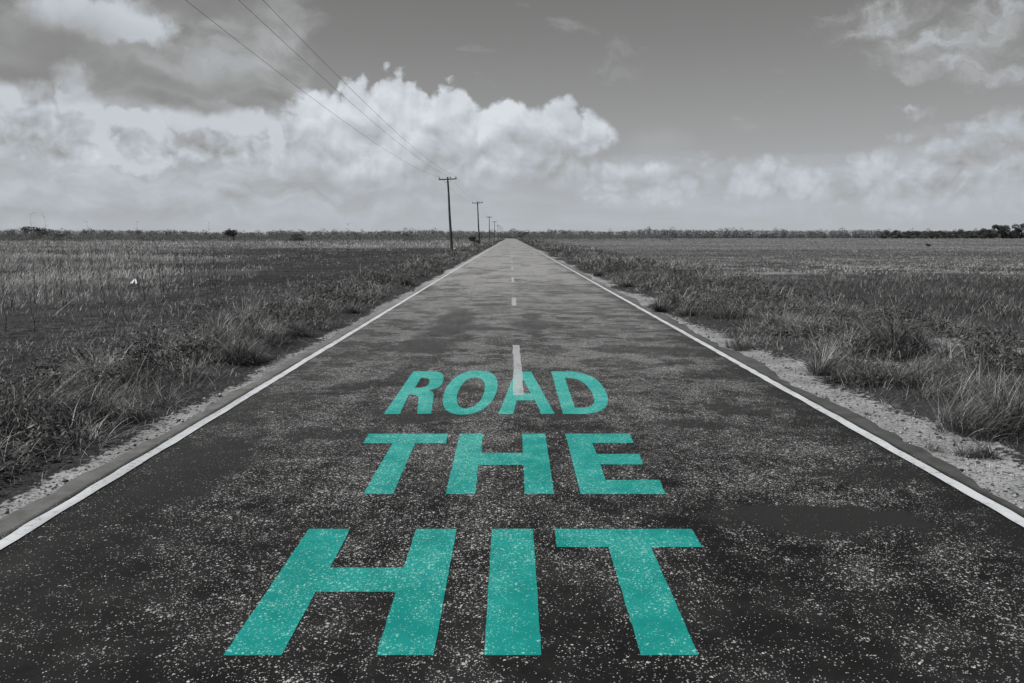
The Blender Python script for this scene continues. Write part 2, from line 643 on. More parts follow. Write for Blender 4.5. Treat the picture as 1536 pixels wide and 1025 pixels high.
def make_road_material():
    m, n = material('worn_chip_seal')
    t = road_texture(n)
    bit = n.ss(t['w3'], 0.3, 0.7, 0.0045, 0.016, 'LINEAR')
    bit = n.mul(bit, n.ss(n.noise(n.xyz(n.mul(t['px'], 0.7), t['py'], 0), 1.7, 6, 0.66), 0.3, 0.7, 0.55, 1.6, 'LINEAR'))
    bit = n.mixf(t['flush'], bit, 0.021)
    bit = n.mixf(n.mul(t['edge'], 0.5), bit, 0.022)
    bit = n.mul(bit, n.ss(t['fine'], 0.2, 0.8, 0.35, 1.65, 'LINEAR'))
    # dusty brown-grey film on the bare strips outside the white lines
    out = n.mx(n.ss(t['px'], -2.90, -2.96), n.ss(t['px'], 3.13, 3.20))
    bit = n.mixf(out, bit, n.ss(n.noise(t['p2'], 5, 4, 0.6), 0.3, 0.7, 0.085, 0.145, 'LINEAR'))
    graze_lift = n.mul(n.ss(t['amount'], 0.15, 1.0), n.ss(t['py'], 5.0, 34.0, 0.012, 0.155, 'LINEAR'))  # asphalt colour lifted with distance to paint in the grazing-view brightening
    graze_lift = n.add(graze_lift, n.mul(n.ss(t['py'], 5.0, 18.0, 0.0, 0.058, 'LINEAR'), n.ss(n.noise(t['p2'], 3.5, 5, 0.65), 0.25, 0.75, 0.75, 1.25, 'LINEAR')))
    bit = n.add(bit, graze_lift)
    stone = n.ss(n.noise(t['p2'], 40, 2, 0.5), 0.3, 0.7, 0.25, 0.64, 'LINEAR')
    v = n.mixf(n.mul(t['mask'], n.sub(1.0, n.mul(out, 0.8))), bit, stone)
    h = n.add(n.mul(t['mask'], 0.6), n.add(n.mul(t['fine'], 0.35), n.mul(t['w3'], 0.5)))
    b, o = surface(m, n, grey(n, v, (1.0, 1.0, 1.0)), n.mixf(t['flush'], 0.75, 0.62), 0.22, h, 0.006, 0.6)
    return m


def make_paint_material():
    """teal road paint rubbed thin over the chips"""
    m, n = material('teal_road_paint')
    t = road_texture(n)
    base = n.mix(n.ss(t['w3'], 0.3, 0.7), (0.005, 0.205, 0.182), (0.009, 0.262, 0.235))
    base = n.mix(n.mul(t['amount'], 0.45), base, (0.045, 0.36, 0.325))
    base = n.mix(n.ss(t['py'], 4.5, 9.0, 0.0, 0.55), base, (0.060, 0.40, 0.355))  # farther letters paler: grazing-view brightening mixed into the paint colour
    base = n.mix(n.mul(n.ss(t['fine'], 0.45, 0.9), 0.20), base, (0.07, 0.40, 0.36))
    col = n.mix(n.mul(t['mask'], 0.62), base, (0.42, 0.74, 0.67))
    h = n.add(n.mul(t['mask'], 0.5), n.mul(t['fine'], 0.3))
    surface(m, n, col, 0.85, 0.08, h, 0.004, 0.4)
    return m


def make_line_material(name, lo, hi, through=0.0):
    m, n = material(name)
    p = n.pos()
    px, py, pz = n.sep(p)
    p2 = n.xyz(px, py, 0)
    grime = n.noise(n.xyz(px, n.mul(py, 0.6), 0), 3.0, 5, 0.65)
    fine = n.noise(p2, 70, 3, 0.7)
    chips = n.ss(n.noise(n.xyz(n.mul(px, 0.6), py, 0), 26, 5, 0.62), 0.57, 0.68)
    v = n.ss(grime, 0.3, 0.7, lo, hi, 'LINEAR')
    v = n.mul(v, n.ss(fine, 0.2, 0.8, 0.88, 1.08, 'LINEAR'))
    v = n.mixf(n.mul(chips, n.ss(grime, 0.35, 0.6, 0.8, 0.3)), v, 0.16)
    b, o = surface(m, n, grey(n, v, (0.965, 1.0, 1.045)), 0.75, 0.25, fine, 0.003, 0.3)
    if through:
        tr = n.new('ShaderNodeBsdfTransparent')
        mx = n.new('ShaderNodeMixShader')
        n.put(mx.inputs[0], n.add(through, n.mul(n.sub(fine, 0.5), 0.3)))
        m.node_tree.links.new(b.outputs[0], mx.inputs[1])
        m.node_tree.links.new(tr.outputs[0], mx.inputs[2])
        m.node_tree.links.new(mx.outputs[0], o.inputs[0])
    return m


def make_ground_material():
    m, n = material('field_soil_and_sand')
    p = n.pos()
    px, py, pz = n.sep(p)
    p2 = n.xyz(px, py, 0)
    sand_a, burnt_a, dry_a = n.attr('sand'), n.attr('burnt'), n.attr('dry')
    n1 = n.noise(p2, 1.4, 6, 0.65)
    n2 = n.noise(p2, 14, 5, 0.65)
    n3 = n.noise(p2, 75, 3, 0.65)
    far1 = n.noise(n.xyz(n.mul(px, 0.5), py, 0), 0.035, 6, 0.62)
    far2 = n.noise(n.xyz(n.mul(px, 0.35), py, 0), 0.22, 6, 0.66)
    soil = n.mul(n.ss(n2, 0.3, 0.7, 0.025, 0.065, 'LINEAR'), n.ss(n3, 0.25, 0.75, 0.5, 1.6, 'LINEAR'))
    dry = n.mul(n.ss(far1, 0.35, 0.65, 0.075, 0.135, 'LINEAR'), n.ss(far2, 0.25, 0.75, 0.65, 1.35, 'LINEAR'))
    dry = n.mul(dry, n.ss(n2, 0.25, 0.75, 0.5, 1.5, 'LINEAR'))
    dry = n.mul(n.mul(dry, n.ss(n3, 0.25, 0.75, 0.6, 1.5, 'LINEAR')), n.ss(py, 15, 140, 0.5, 1.25, 'LINEAR'))  # nearer soil darkened as painted shade between the grass
    v = n.mixf(dry_a, soil, dry)
    burnt = n.ss(n.add(n.mul(n2, 0.4), n.mul(far2, 0.6)), 0.32, 0.68, 0.008, 0.052, 'LINEAR')
    burnt = n.mul(burnt, n.ss(n3, 0.25, 0.75, 0.3, 1.9, 'LINEAR'))
    n4 = n.noise(n.xyz(n.mul(px, 0.7), py, 0), 3.5, 6, 0.7)
    burnt = n.mul(burnt, n.ss(n4, 0.35, 0.65, 0.45, 1.75, 'LINEAR'))
    burnt = n.mixf(n.ss(n.noise(n.v('ADD', p2, (31, 7, 0)), 5.0, 5, 0.7), 0.60, 0.70), burnt, 0.11)
    v = n.mixf(n.ss(n.add(burnt_a, n.mul(n.sub(n1, 0.5), 0.9)), 0.35, 0.65), v, burnt)
    grit, gc = n.voro(p2, 60)
    gs = n.new('ShaderNodeSeparateColor')
    n.t.links.new(gc, gs.inputs[0])
    sand = n.ss(n1, 0.3, 0.7, 0.24, 0.44, 'LINEAR')
    sand = n.mul(sand, n.ss(n3, 0.2, 0.8, 0.55, 1.35, 'LINEAR'))
    sand = n.mixf(n.mul(n.m('GREATER_THAN', gs.outputs[0], n.ss(n2, 0.3, 0.7, 0.60, 0.92, 'LINEAR')), 0.75), sand, n.mul(gs.outputs[1], 0.22))
    k = n.ss(n.add(sand_a, n.add(n.mul(n.sub(n2, 0.5), 1.7), n.mul(n.sub(n1, 0.5), 0.9))), 0.42, 0.66)
    v = n.mixf(k, v, sand)
    h = n.add(n.mul(n2, 0.8), n.mul(n3, 0.3))
    surface(m, n, grey(n, v), 0.9, 0.12, h, 0.03, 0.9)
    return m


M_ROAD = make_road_material()
M_TEAL = make_paint_material()
M_LINE = make_line_material('white_edge_paint', 0.50, 0.66)
M_DASH = make_line_material('worn_centre_paint', 0.62, 0.78, 0.50)
M_GROUND = make_ground_material()

# ------------------------------------------------------------------ the lie of the land
ROAD_END = 620.0


def road_bend(y):
    y = np.asarray(y, dtype=float)
    return -np.clip(y - 505.0, 0, None) ** 2 / 500.0


def road_left(y):
    y = np.asarray(y, dtype=float)
    return road_bend(y) - 3.06 + 0.10 * (fbm(y * 0.9, y * 0 + 3.3, 5, 4) - 0.5) * 2 + 0.05 * (fbm(y * 5, y * 0 + 1.3, 6, 3) - 0.5) * 2 - 0.06 * sstep(y, 5.5, 3.0)


def road_right(y):
    y = np.asarray(y, dtype=float)
    return road_bend(y) + 3.33 + 0.17 * (fbm(y * 0.7, y * 0 + 9.1, 8, 4) - 0.5) * 2 + 0.07 * (fbm(y * 5, y * 0 + 7.7, 9, 3) - 0.5) * 2


def ground_z(x, y):
    x = np.asarray(x, dtype=float); y = np.asarray(y, dtype=float)
    l = road_left(y) - x          # distance outside the left edge
    r = x - road_right(y)
    o = np.maximum(l, r)
    side = np.where(l > r, 1.0, 0.0)
    z = -0.035 + 0.0 * x
    # verge, then a shallow fall to the fields
    z = z + sstep(o, 0.25, 1.0) * 0.05 - sstep(o, 2.2, 4.5) * (0.20 * side + 0.10 * (1 - side))
    z = z + sstep(o, 0.1, 1.5) * (0.10 * (fbm(x * 0.8, y * 0.8, 21, 3) - 0.5) + 0.03 * (fbm(x * 4, y * 4, 31, 2) - 0.5))
    # the little sand bank in the right verge
    z = z + 0.20 * np.exp(-(((x - 7.0) / 1.7) ** 2 + ((y - 11.4) / 1.3) ** 2))
    z = z + 0.14 * np.exp(-(((x - 5.4) / 0.9) ** 2 + ((y - 10.2) / 0.8) ** 2))
    z = z + 0.10 * np.exp(-(((x + 4.9) / 0.9) ** 2 + ((y - 10.6) / 1.0) ** 2))
    z = np.where(o < -0.05, -0.06, z)
    return z


def sand_w(x, y):
    l = road_left(y) - x
    r = x - road_right(y)
    left = sstep(l, 0.34 + 0.22 * np.exp(-((y - 6.8) / 1.6) ** 2) + 0.25 * (fbm(y * 0.5, y * 0, 3, 3) - 0.5) * 2, 0.05) * sstep(l, -0.2, 0.0)
    wr = 0.26 + 0.26 * sstep(y, 10, 5) + 0.55 * (fbm(y * 0.45, y * 0 + 2, 13, 3) - 0.5) * 2
    right = sstep(r, wr + 0.35, wr - 0.25) * sstep(r, -0.2, 0.0)
    s = np.maximum(left, right) * (1 - 0.55 * sstep(y, 40, 160))
    for (cx, cy, rx, ry, a) in ((-4.95, 10.4, 0.7, 0.9, 0.72), (5.5, 9.8, 1.1, 0.75, 0.85), (6.9, 10.7, 1.0, 0.7, 0.9), (7.3, 12.3, 0.9, 0.6, 0.65),
                                (8.0, 9.6, 0.8, 1.0, 0.9), (8.6, 11.4, 0.5, 1.2, 1.0), (13.0, 36.0, 2.2, 2.0, 0.7), (-4.4, 13.5, 0.5, 1.0, 0.7)):
        s = np.maximum(s, a * np.exp(-(((x - cx) / rx) ** 2 + ((y - cy) / ry) ** 2) * 0.9))
    return s


def burnt_w(x, y):
    """left field: burnt ground between the verge and the standing dry grass"""
    edge = -4.6 - 0.31 * y + (6 + 0.30 * y) * (fbm(x * 0.14, y * 0.10, 41, 4) - 0.5) * 1.6
    inner = -5.6 - 0.012 * y + 1.2 * (fbm(y * 0.3, y * 0, 43, 2) - 0.5)
    near = sstep(y, 23, 14 + 0 * x) * 0.85 + 0.25 * (fbm(x * 0.3, y * 0.3, 45, 3) - 0.5)
    far = sstep(y + 40 * (fbm(x * 0.05, y * 0.02, 46, 3) - 0.5), 122, 96)
    w = np.maximum(sstep(x, edge - 4.0 - 0.12 * y, edge + 1.0 + 0.10 * y), near) * sstep(x, inner + 0.3, inner - 0.6) * far
    w = np.maximum(w, sstep(fbm(x * 0.10, y * 0.05, 47, 3), 0.54, 0.66) * sstep(x, -6.5, -9) * sstep(y, 125, 105) * 0.9)
    return w


def dry_w(x, y):
    right = sstep(y - 20 - 0.0 * x, 4, 16 + 0 * x) * sstep(x, 7.0, 10.0)
    left = sstep(x, -7.0, -9.5)
    return np.clip(np.maximum(right, left), 0, 1)


def build_ground():
    ys = np.concatenate([np.arange(-8, 16, 0.16), np.arange(16, 40, 0.5), np.arange(40, 120, 2.0), np.geomspace(120, 9000, 46)])
    ax = np.concatenate([np.arange(2.6, 9.5, 0.16), np.geomspace(9.5, 9000, 62)])
    xs = np.concatenate([-ax[::-1], [-1.2, 1.2], ax])
    X, Y = np.meshgrid(xs, ys)
    Z = ground_z(X, Y)
    v = np.stack([X.ravel(), Y.ravel(), Z.ravel()], 1)
    nx, ny = len(xs), len(ys)
    i = (np.arange(ny - 1)[:, None] * nx + np.arange(nx - 1)[None, :]).ravel()
    q = np.stack([i, i + 1, i + nx + 1, i + nx], 1)
    at = dict(sand=sand_w(X, Y).ravel(), burnt=burnt_w(X, Y).ravel(), dry=dry_w(X, Y).ravel())
    o = link_mesh('ground', np_mesh('ground', v, q, attrs=at, smooth=True), M_GROUND)
    tag(o, kind='structure')


build_ground()


def build_road():
    ys = np.concatenate([np.arange(-8, 40, 0.08), np.arange(40, 120, 0.5), np.arange(120, ROAD_END + 1, 4.0)])
    l, r = road_left(ys), road_right(ys)
    k = np.linspace(0, 1, 9)
    cols = [np.stack([l - 0.05, ys, np.full_like(ys, -0.10)], 1)]
    for t in k:
        x = l + (r - l) * t
        cols.append(np.stack([x, ys, np.full_like(ys, 0.0 if 0 < t < 1 else -0.006)], 1))
    cols.append(np.stack([r + 0.05, ys, np.full_like(ys, -0.10)], 1))
    v = np.stack(cols, 1).reshape(-1, 3)
    nx, ny = len(cols), len(ys)
    i = (np.arange(ny - 1)[:, None] * nx + np.arange(nx - 1)[None, :]).ravel()
    q = np.stack([i, i + 1, i + nx + 1, i + nx], 1)
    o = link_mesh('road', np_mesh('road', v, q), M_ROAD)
    tag(o, kind='structure')


build_road()


# ------------------------------------------------------------------ painted markings
def build_line(xc, label, seed):
    ys = np.concatenate([np.arange(-7, 45, 0.07), np.arange(45, 130, 0.5), np.arange(130, ROAD_END - 20, 4.0)])
    wob = 0.006 * (fbm(ys * 0.8, ys * 0, seed, 3) - 0.5) * 2
    e1 = 0.010 * (fbm(ys * 4.5, ys * 0 + 4, seed + 3, 3) - 0.5) * 2
    e2 = 0.010 * (fbm(ys * 4.5, ys * 0 + 8, seed + 5, 3) - 0.5) * 2
    b = road_bend(ys)
    l = np.stack([b + xc + wob - 0.047 + e1, ys, np.full_like(ys, 0.003)], 1)
    r = np.stack([b + xc + wob + 0.047 + e2, ys, np.full_like(ys, 0.003)], 1)
    v = np.stack([l, r], 1).reshape(-1, 3)
    i = np.arange(len(ys) - 1) * 2
    q = np.stack([i, i + 1, i + 3, i + 2], 1)
    o = link_mesh('edge_line', np_mesh('edge_line', v, q), M_LINE)
    tag(o, label, 'road marking', 'edge lines of the road')


build_line(-2.835, 'continuous white painted line along the left edge of the road', 61)
build_line(3.075, 'continuous white painted line along the right edge of the road', 71)


def dash_mesh(length, seed, y0):
    n = max(3, int(length / 0.08))
    ys = np.linspace(0, length, n)
    e1 = 0.014 * (fbm(ys * 3.1 + y0, ys * 0, seed, 3) - 0.5) * 2
    e2 = 0.014 * (fbm(ys * 3.1 + y0, ys * 0 + 4, seed, 3) - 0.5) * 2
    v = np.stack([np.stack([-0.054 + e1, ys, ys * 0 + 0.0], 1), np.stack([0.054 + e2, ys, ys * 0], 1)], 1).reshape(-1, 3)
    i = np.arange(n - 1) * 2
    return np_mesh('centre_dash', v, np.stack([i, i + 1, i + 3, i + 2], 1))


DASH_LABELS = ['pale centre line dash painted over the letter A of ROAD',
               'centre line dash standing alone beyond the word ROAD, second nearest of the row',
               'third nearest dash of the centre line, short and worn',
               'fourth nearest dash of the centre line, worn thin']
for i in range(16):
    y0 = 7.80 + 9.95 * i
    ln = [3.7, 2.5, 3.5, 3.9, 3.2][i] if i < 5 else random.uniform(2.2, 3.8)
    if i == 1: y0 = 18.1
    if i == 2: y0 = 27.6
    o = link_mesh('centre_dash', dash_mesh(ln, 90 + i, y0), M_DASH)
    o.location = (0.085 - 0.004 * i, y0, 0.0065)
    tag(o, DASH_LABELS[i] if i < 4 else 'tiny dash of the centre line far along the road towards the horizon',
        'road marking', 'dashes of the centre line')


def smooth_closed(pts, sharp, rounds=3):
    """corner cutting that keeps the points listed in sharp"""
    p = [(Vector(a), k in sharp) for k, a in enumerate(pts)]
    for _ in range(rounds):
        q = []
        n = len(p)
        for k in range(n):
            (a, sa), (b, sb) = p[k], p[(k + 1) % n]
            if sa: q.append((a, True))
            lo = 0.0 if sa else 0.25
            hi = 1.0 if sb else 0.75
            if not sa: q.append((a.lerp(b, lo), False))
            if not sb: q.append((a.lerp(b, hi), False))
        p = q
    return [a for a, s in p]


def z8(pts, x0, y0, s=3.072):
    return [(x0 + a / s, y0 + b / s) for a, b in pts]


def letter(loops, label, word):
    """flat painted letter; loops = outline and counters in the photograph's pixels, laid onto the road"""
    g = [[Vector((*on_ground(*p, z=0.003), 0.0)) for p in lp] for lp in loops]
    allp = [p for lp in g for p in lp]
    c = sum(allp, Vector()) / len(allp)
    g = [[p - c for p in lp] for lp in g]
    # subdivide long straight sides and roughen them like a worn stencil edge
    out = []
    for li, lp in enumerate(g):
        r = []
        for a, b in zip(lp, lp[1:] + lp[:1]):
            k = max(1, int((b - a).length / 0.03))
            for j in range(k):
                q = a.lerp(b, j / k)
                w = q + c
                r.append(q + Vector((0.006 * (float(fbm(w.x * 22, w.y * 22, 3, 2)) - 0.5), 0.006 * (float(fbm(w.x * 22, w.y * 22, 9, 2)) - 0.5), 0)))
        out.append(r)
    flat = [p for lp in out for p in lp]
    tris = tessellate_polygon(out)
    me = bpy.data.meshes.new('painted_letter')
    me.from_pydata([p[:] for p in flat], [], [tuple(t) for t in tris])
    bm = bmesh.new(); bm.from_mesh(me)
    bmesh.ops.recalc_face_normals(bm, faces=bm.faces)
    if sum(f.normal.z for f in bm.faces) < 0:
        bmesh.ops.reverse_faces(bm, faces=bm.faces)
    bm.to_mesh(me); bm.free()
    o = link_mesh('painted_letter', me, M_TEAL)
    o.location = (c.x, c.y, 0.003)
    tag(o, label, 'letter', 'letters of the painted word ' + word)


# HIT
letter([[(463.5, 793.5), (525, 793.5), (495.5, 851.5), (605.5, 851.5), (624.5, 793.5), (685, 793.5), (650.6, 983), (564.3, 983),
         (593.5, 888), (473.5, 888), (422, 983), (335, 983)]], 'big teal painted letter H at the left of the bottom row on the road', 'HIT')
letter([[(737.8, 793.5), (799.5, 793.5), (812.2, 983), (726.4, 983)]], 'teal painted letter I, a plain bar in the middle of the bottom row', 'HIT')
letter([[(831.7, 793.5), (1037.8, 793.5), (1053.4, 820.9), (976.9, 820.9), (1047.9, 983), (961.6, 983), (912.8, 820.9), (835.3, 820.9)]],
       'big teal painted letter T at the right end of the bottom row', 'HIT')
# THE
letter([z8([(163, 463), (528, 463), (520, 507), (377, 507), (275, 741), (137, 741), (273, 507), (137, 507)], 500, 500)],
       'teal painted letter T at the left of the middle row', 'THE')
letter([z8([(583, 463), (690, 463), (681, 551), (874, 551), (869, 463), (977, 463), (1017, 741), (882, 741), (876, 607), (668, 607), (655, 741), (517, 741)], 500, 500)],
       'teal painted letter H in the middle of the word THE', 'THE')
letter([z8([(1069, 463), (1366, 463), (1384, 506), (1193, 506), (1213, 556), (1411, 556), (1426, 605), (1230, 605), (1254, 676), (1503, 676), (1531, 741), (1140, 741)], 500, 500)],
       'teal painted letter E at the right of the middle row', 'THE')
# ROAD
r_out = smooth_closed([(368, 176), (445, 175), (492, 178), (509, 194), (508, 218), (495, 243), (472, 257), (440, 264), (460, 272), (464, 290), (450, 372), (386, 372), (393, 312),
                       (390, 288), (368, 282), (348, 283), (305, 373), (232, 373)], {0, 1, 7, 10, 11, 15, 16, 17})
r_in = smooth_closed([(405, 205), (375, 251), (402, 251), (428, 247), (443, 230), (443, 211), (428, 205)], {0, 1})
letter([z8(r_out, 500, 500), z8(r_in, 500, 500)], 'small teal painted letter R at the left of the far row', 'ROAD')
o_out = smooth_closed([(655, 171), (708, 174), (748, 195), (760, 235), (750, 285), (715, 335), (660, 368), (597, 378), (538, 370), (506, 340), (503, 300), (518, 252), (553, 208), (600, 180)], set())
o_in = smooth_closed([(656, 203), (688, 212), (700, 240), (694, 282), (670, 322), (634, 344), (598, 348), (572, 332), (567, 298), (578, 258), (603, 224), (630, 207)], set())
letter([z8(o_out, 500, 500), z8(o_in, 500, 500)], 'round teal painted letter O of the far row', 'ROAD')
letter([z8([(840, 177), (912, 177), (1020, 372), (958, 372), (930, 310), (845, 310), (828, 373), (760, 373)], 500, 500), z8([(873, 210), (853, 278), (910, 278)], 500, 500)],
       'teal painted letter A of the far row, crossed by a white dash', 'ROAD')
d_out = smooth_closed([(1004, 176), (1095, 176), (1165, 186), (1228, 222), (1262, 278), (1268, 315), (1254, 345), (1212, 367), (1150, 373), (1058, 372)], {0, 1, 8, 9})
d_in = smooth_closed([(1066, 205), (1100, 206), (1150, 222), (1190, 266), (1205, 308), (1196, 334), (1160, 343), (1113, 343)], {0, 7})
letter([z8(d_out, 500, 500), z8(d_in, 500, 500)], 'teal painted letter D at the right end of the far row', 'ROAD')

# ------------------------------------------------------------------ power line
def make_wood(name, lo, hi):
    m, n = material(name)
    oc = n.new('ShaderNodeTexCoord').outputs['Object']
    ox, oy, oz = n.sep(oc)
    g = n.noise(n.xyz(n.mul(n.add(ox, n.mul(oy, 1.7)), 14), n.mul(oz, 0.9), 0), 1.0, 5, 0.65)
    st = n.noise(n.xyz(ox, oz, 0), 0.9, 3, 0.6)
    v = n.mul(n.ss(g, 0.25, 0.75, lo, hi, 'LINEAR'), n.ss(st, 0.3, 0.7, 0.75, 1.3, 'LINEAR'))
    surface(m, n, grey(n, v, (1.0, 1.0, 0.98)), 0.85, 0.2, g, 0.01, 0.5)
    return m


M_WOOD = make_wood('weathered_pole_wood', 0.030, 0.085)
m_, n_ = material('insulator_ceramic')
surface(m_, n_, grey(n_, n_.ss(n_.noise(n_.pos(), 9, 2), 0.3, 0.7, 0.05, 0.10)), 0.3, 0.5)
M_CERAMIC = m_
m_, n_ = material('galvanised_steel')
surface(m_, n_, grey(n_, n_.ss(n_.noise(n_.pos(), 12, 3), 0.3, 0.7, 0.08, 0.16)), 0.5, 0.5)
M_STEEL = m_
m_, n_ = material('bare_wire')
surface(m_, n_, grey(n_, n_.ss(n_.noise(n_.pos(), 3, 2), 0.3, 0.7, 0.03, 0.05)), 0.6, 0.4)
M_WIRE = m_

POLE_H = 9.15
ARM_Z = POLE_H - 0.30
PINS = (-1.03, 0.33, 1.03)


def make_pole():
    root = empty('power_pole')
    bm = bmesh.new()
    zs = [float(z) for z in np.linspace(-0.6, POLE_H, 16)]
    tube(bm, [(0.012 * math.sin(z * 1.1), 0.012 * math.cos(z * 0.8), z) for z in zs],
         [0.185 - 0.0085 * (z + 0.6) + 0.004 * math.sin(z * 5) for z in zs], 12)
    link_mesh('shaft', bm_mesh('shaft', bm), M_WOOD, root)
    bm = bmesh.new()
    box(bm, (0, -0.16, ARM_Z), (2.24, 0.11, 0.14))
    bmesh.ops.bevel(bm, geom=bm.edges[:], offset=0.012, segments=1, affect='EDGES')
    arm = link_mesh('crossarm', bm_mesh('crossarm', bm, False), M_WOOD, root)
    for s in (-1, 1):
        bm = bmesh.new()
        tube(bm, [(s * 0.46, -0.225, ARM_Z - 0.05), (s * 0.36, -0.225, ARM_Z - 0.22), (s * 0.16, -0.20, ARM_Z - 0.40), (s * 0.03, -0.17, ARM_Z - 0.46)], 0.018, 6)
        link_mesh('brace', bm_mesh('brace', bm), M_STEEL, root)
    for x in PINS:
        bm = bmesh.new()
        tube(bm, [(x, -0.16, ARM_Z + 0.04), (x, -0.16, ARM_Z + 0.20)], 0.016, 6)
        pin = link_mesh('pin', bm_mesh('pin', bm), M_STEEL, root)
        bm = bmesh.new()
        lathe(bm, [(0.035, 0.0), (0.075, 0.01), (0.08, 0.05), (0.05, 0.07), (0.068, 0.09), (0.06, 0.125), (0.035, 0.135), (0.045, 0.155), (0.03, 0.18)], (x, -0.16, ARM_Z + 0.13))
        link_mesh('insulator', bm_mesh('insulator', bm), M_CERAMIC, pin)
    return root


def copy_tree(o, parent=None):
    c = o.copy()
    C.objects.link(c)
    if parent is not None:
        c.parent = parent
        c.matrix_parent_inverse = o.matrix_parent_inverse.copy()
    for ch in list(o.children):
        copy_tree(ch, c)
    return c


# x of foot, distance, lean to the left in degrees, tilt of the top
POLES = [(-7.42, 93.5, 2.5), (-6.75, 160, 2.3), (-7.95, 278, 0.4), (-8.0, 370, 0.6), (-8.3, 484, 0.5), (-8.2, 570, -0.4), (-7.7, 675, 0.6)]
POLE_LABELS = ['nearest wooden power pole with crossarm, leaning slightly left beside the road',
               'second nearest wooden power pole, about half as tall in view as the nearest',
               'third power pole of the row, thin and grey against the sky',
               'fourth power pole of the row, between the third pole and the tiny far ones',
               'fifth power pole of the row, tiny above the far scrub',
               'sixth power pole of the row, only just clear of the far scrub',
               'farthest visible power pole, closest to the point where the road vanishes']
bpy.context.view_layer.update()
proto = make_pole()
pole_objs = []
for i, (x, y, lean) in enumerate(POLES):
    o = proto if i == 0 else copy_tree(proto)
    o.location = (x, y, float(ground_z(x, y)))
    o.rotation_euler = (R(-0.6 if i % 2 else 0.8), R(-lean), R([0, 2, -3, 2, 0, -2, 1][i]))
    tag(o, POLE_LABELS[i], 'power pole', 'wooden power poles along the left verge')
    pole_objs.append(o)
bpy.context.view_layer.update()

WIRE_LABELS = ['outer left overhead wire, on the left tip of the crossarms',
               'middle overhead wire, nearest the poles between the outer two',
               'right overhead wire, on the road side tip of the crossarms']
for k, px in enumerate(PINS):
    ends = [Vector((-7.9 + px, -1.5, 9.05))]
    for o in pole_objs:
        ends.append(o.matrix_world @ Vector((px, -0.16, ARM_Z + 0.29)))
    bm = bmesh.new()
    pts, rad = [], []
    for a, b in zip(ends, ends[1:]):
        L = (b - a).length
        sag = [1.25, 1.15, 1.2][k] * (L / 95.0) ** 2 * (0.9 if L > 100 else 1.0)
        n = 40
        for j in range(n):
            t = j / n
            p = a.lerp(b, t)
            p.z -= 4 * sag * t * (1 - t)
            pts.append(p); rad.append(0.0058)
    pts.append(ends[-1]); rad.append(0.0058)
    tube(bm, pts, rad, 6)
    o = link_mesh('overhead_wire', bm_mesh('overhead_wire', bm), M_WIRE)
    tag(o, WIRE_LABELS[k], 'wire', 'overhead wires of the power line')


# ------------------------------------------------------------------ vegetation materials
def make_plant_material(name, stops, transl=0.25, rough=0.6, spec=0.3):
    m, n = material(name)
    t = n.attr('tone')
    v = n.ramp(t, stops)
    b = n.new('ShaderNodeBsdfPrincipled')
    col = n.v('MULTIPLY', v, (0.985, 1.0, 0.99))
    n.put(b.inputs['Base Color'], col)
    b.inputs['Roughness'].default_value = rough
    b.inputs['Specular IOR Level'].default_value = spec
    tr = n.new('ShaderNodeBsdfTranslucent')
    n.put(tr.inputs[0], col)
    mx = n.new('ShaderNodeMixShader')
    mx.inputs[0].default_value = transl
    m.node_tree.links.new(b.outputs[0], mx.inputs[1])
    m.node_tree.links.new(tr.outputs[0], mx.inputs[2])
    o = n.new('ShaderNodeOutputMaterial')
    m.node_tree.links.new(mx.outputs[0], o.inputs[0])
    return m


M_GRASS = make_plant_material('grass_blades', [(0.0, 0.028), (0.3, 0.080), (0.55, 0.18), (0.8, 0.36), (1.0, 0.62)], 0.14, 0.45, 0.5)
M_LEAF = make_plant_material('broad_leaves', [(0.0, 0.022), (0.5, 0.055), (1.0, 0.13)], 0.2, 0.45, 0.4)
M_CROWN = make_plant_material('tree_foliage', [(0.0, 0.022), (0.4, 0.055), (0.7, 0.12), (1.0, 0.22)], 0.25, 0.7, 0.2)
m_, n_ = material('dark_bark')
surface(m_, n_, grey(n_, n_.ss(n_.noise(n_.pos(), 5, 4), 0.3, 0.7, 0.03, 0.07)), 0.9, 0.1)
M_BARK = m_
m_, n_ = material('charred_stalk')
surface(m_, n_, grey(n_, n_.ss(n_.noise(n_.pos(), 7, 3), 0.3, 0.7, 0.012, 0.035)), 0.8, 0.2)
M_CHAR = m_
m_, n_ = material('bleached_stick')
surface(m_, n_, grey(n_, n_.ss(n_.noise(n_.pos(), 11, 4), 0.3, 0.7, 0.22, 0.42)), 0.8, 0.2)
M_STICK = m_


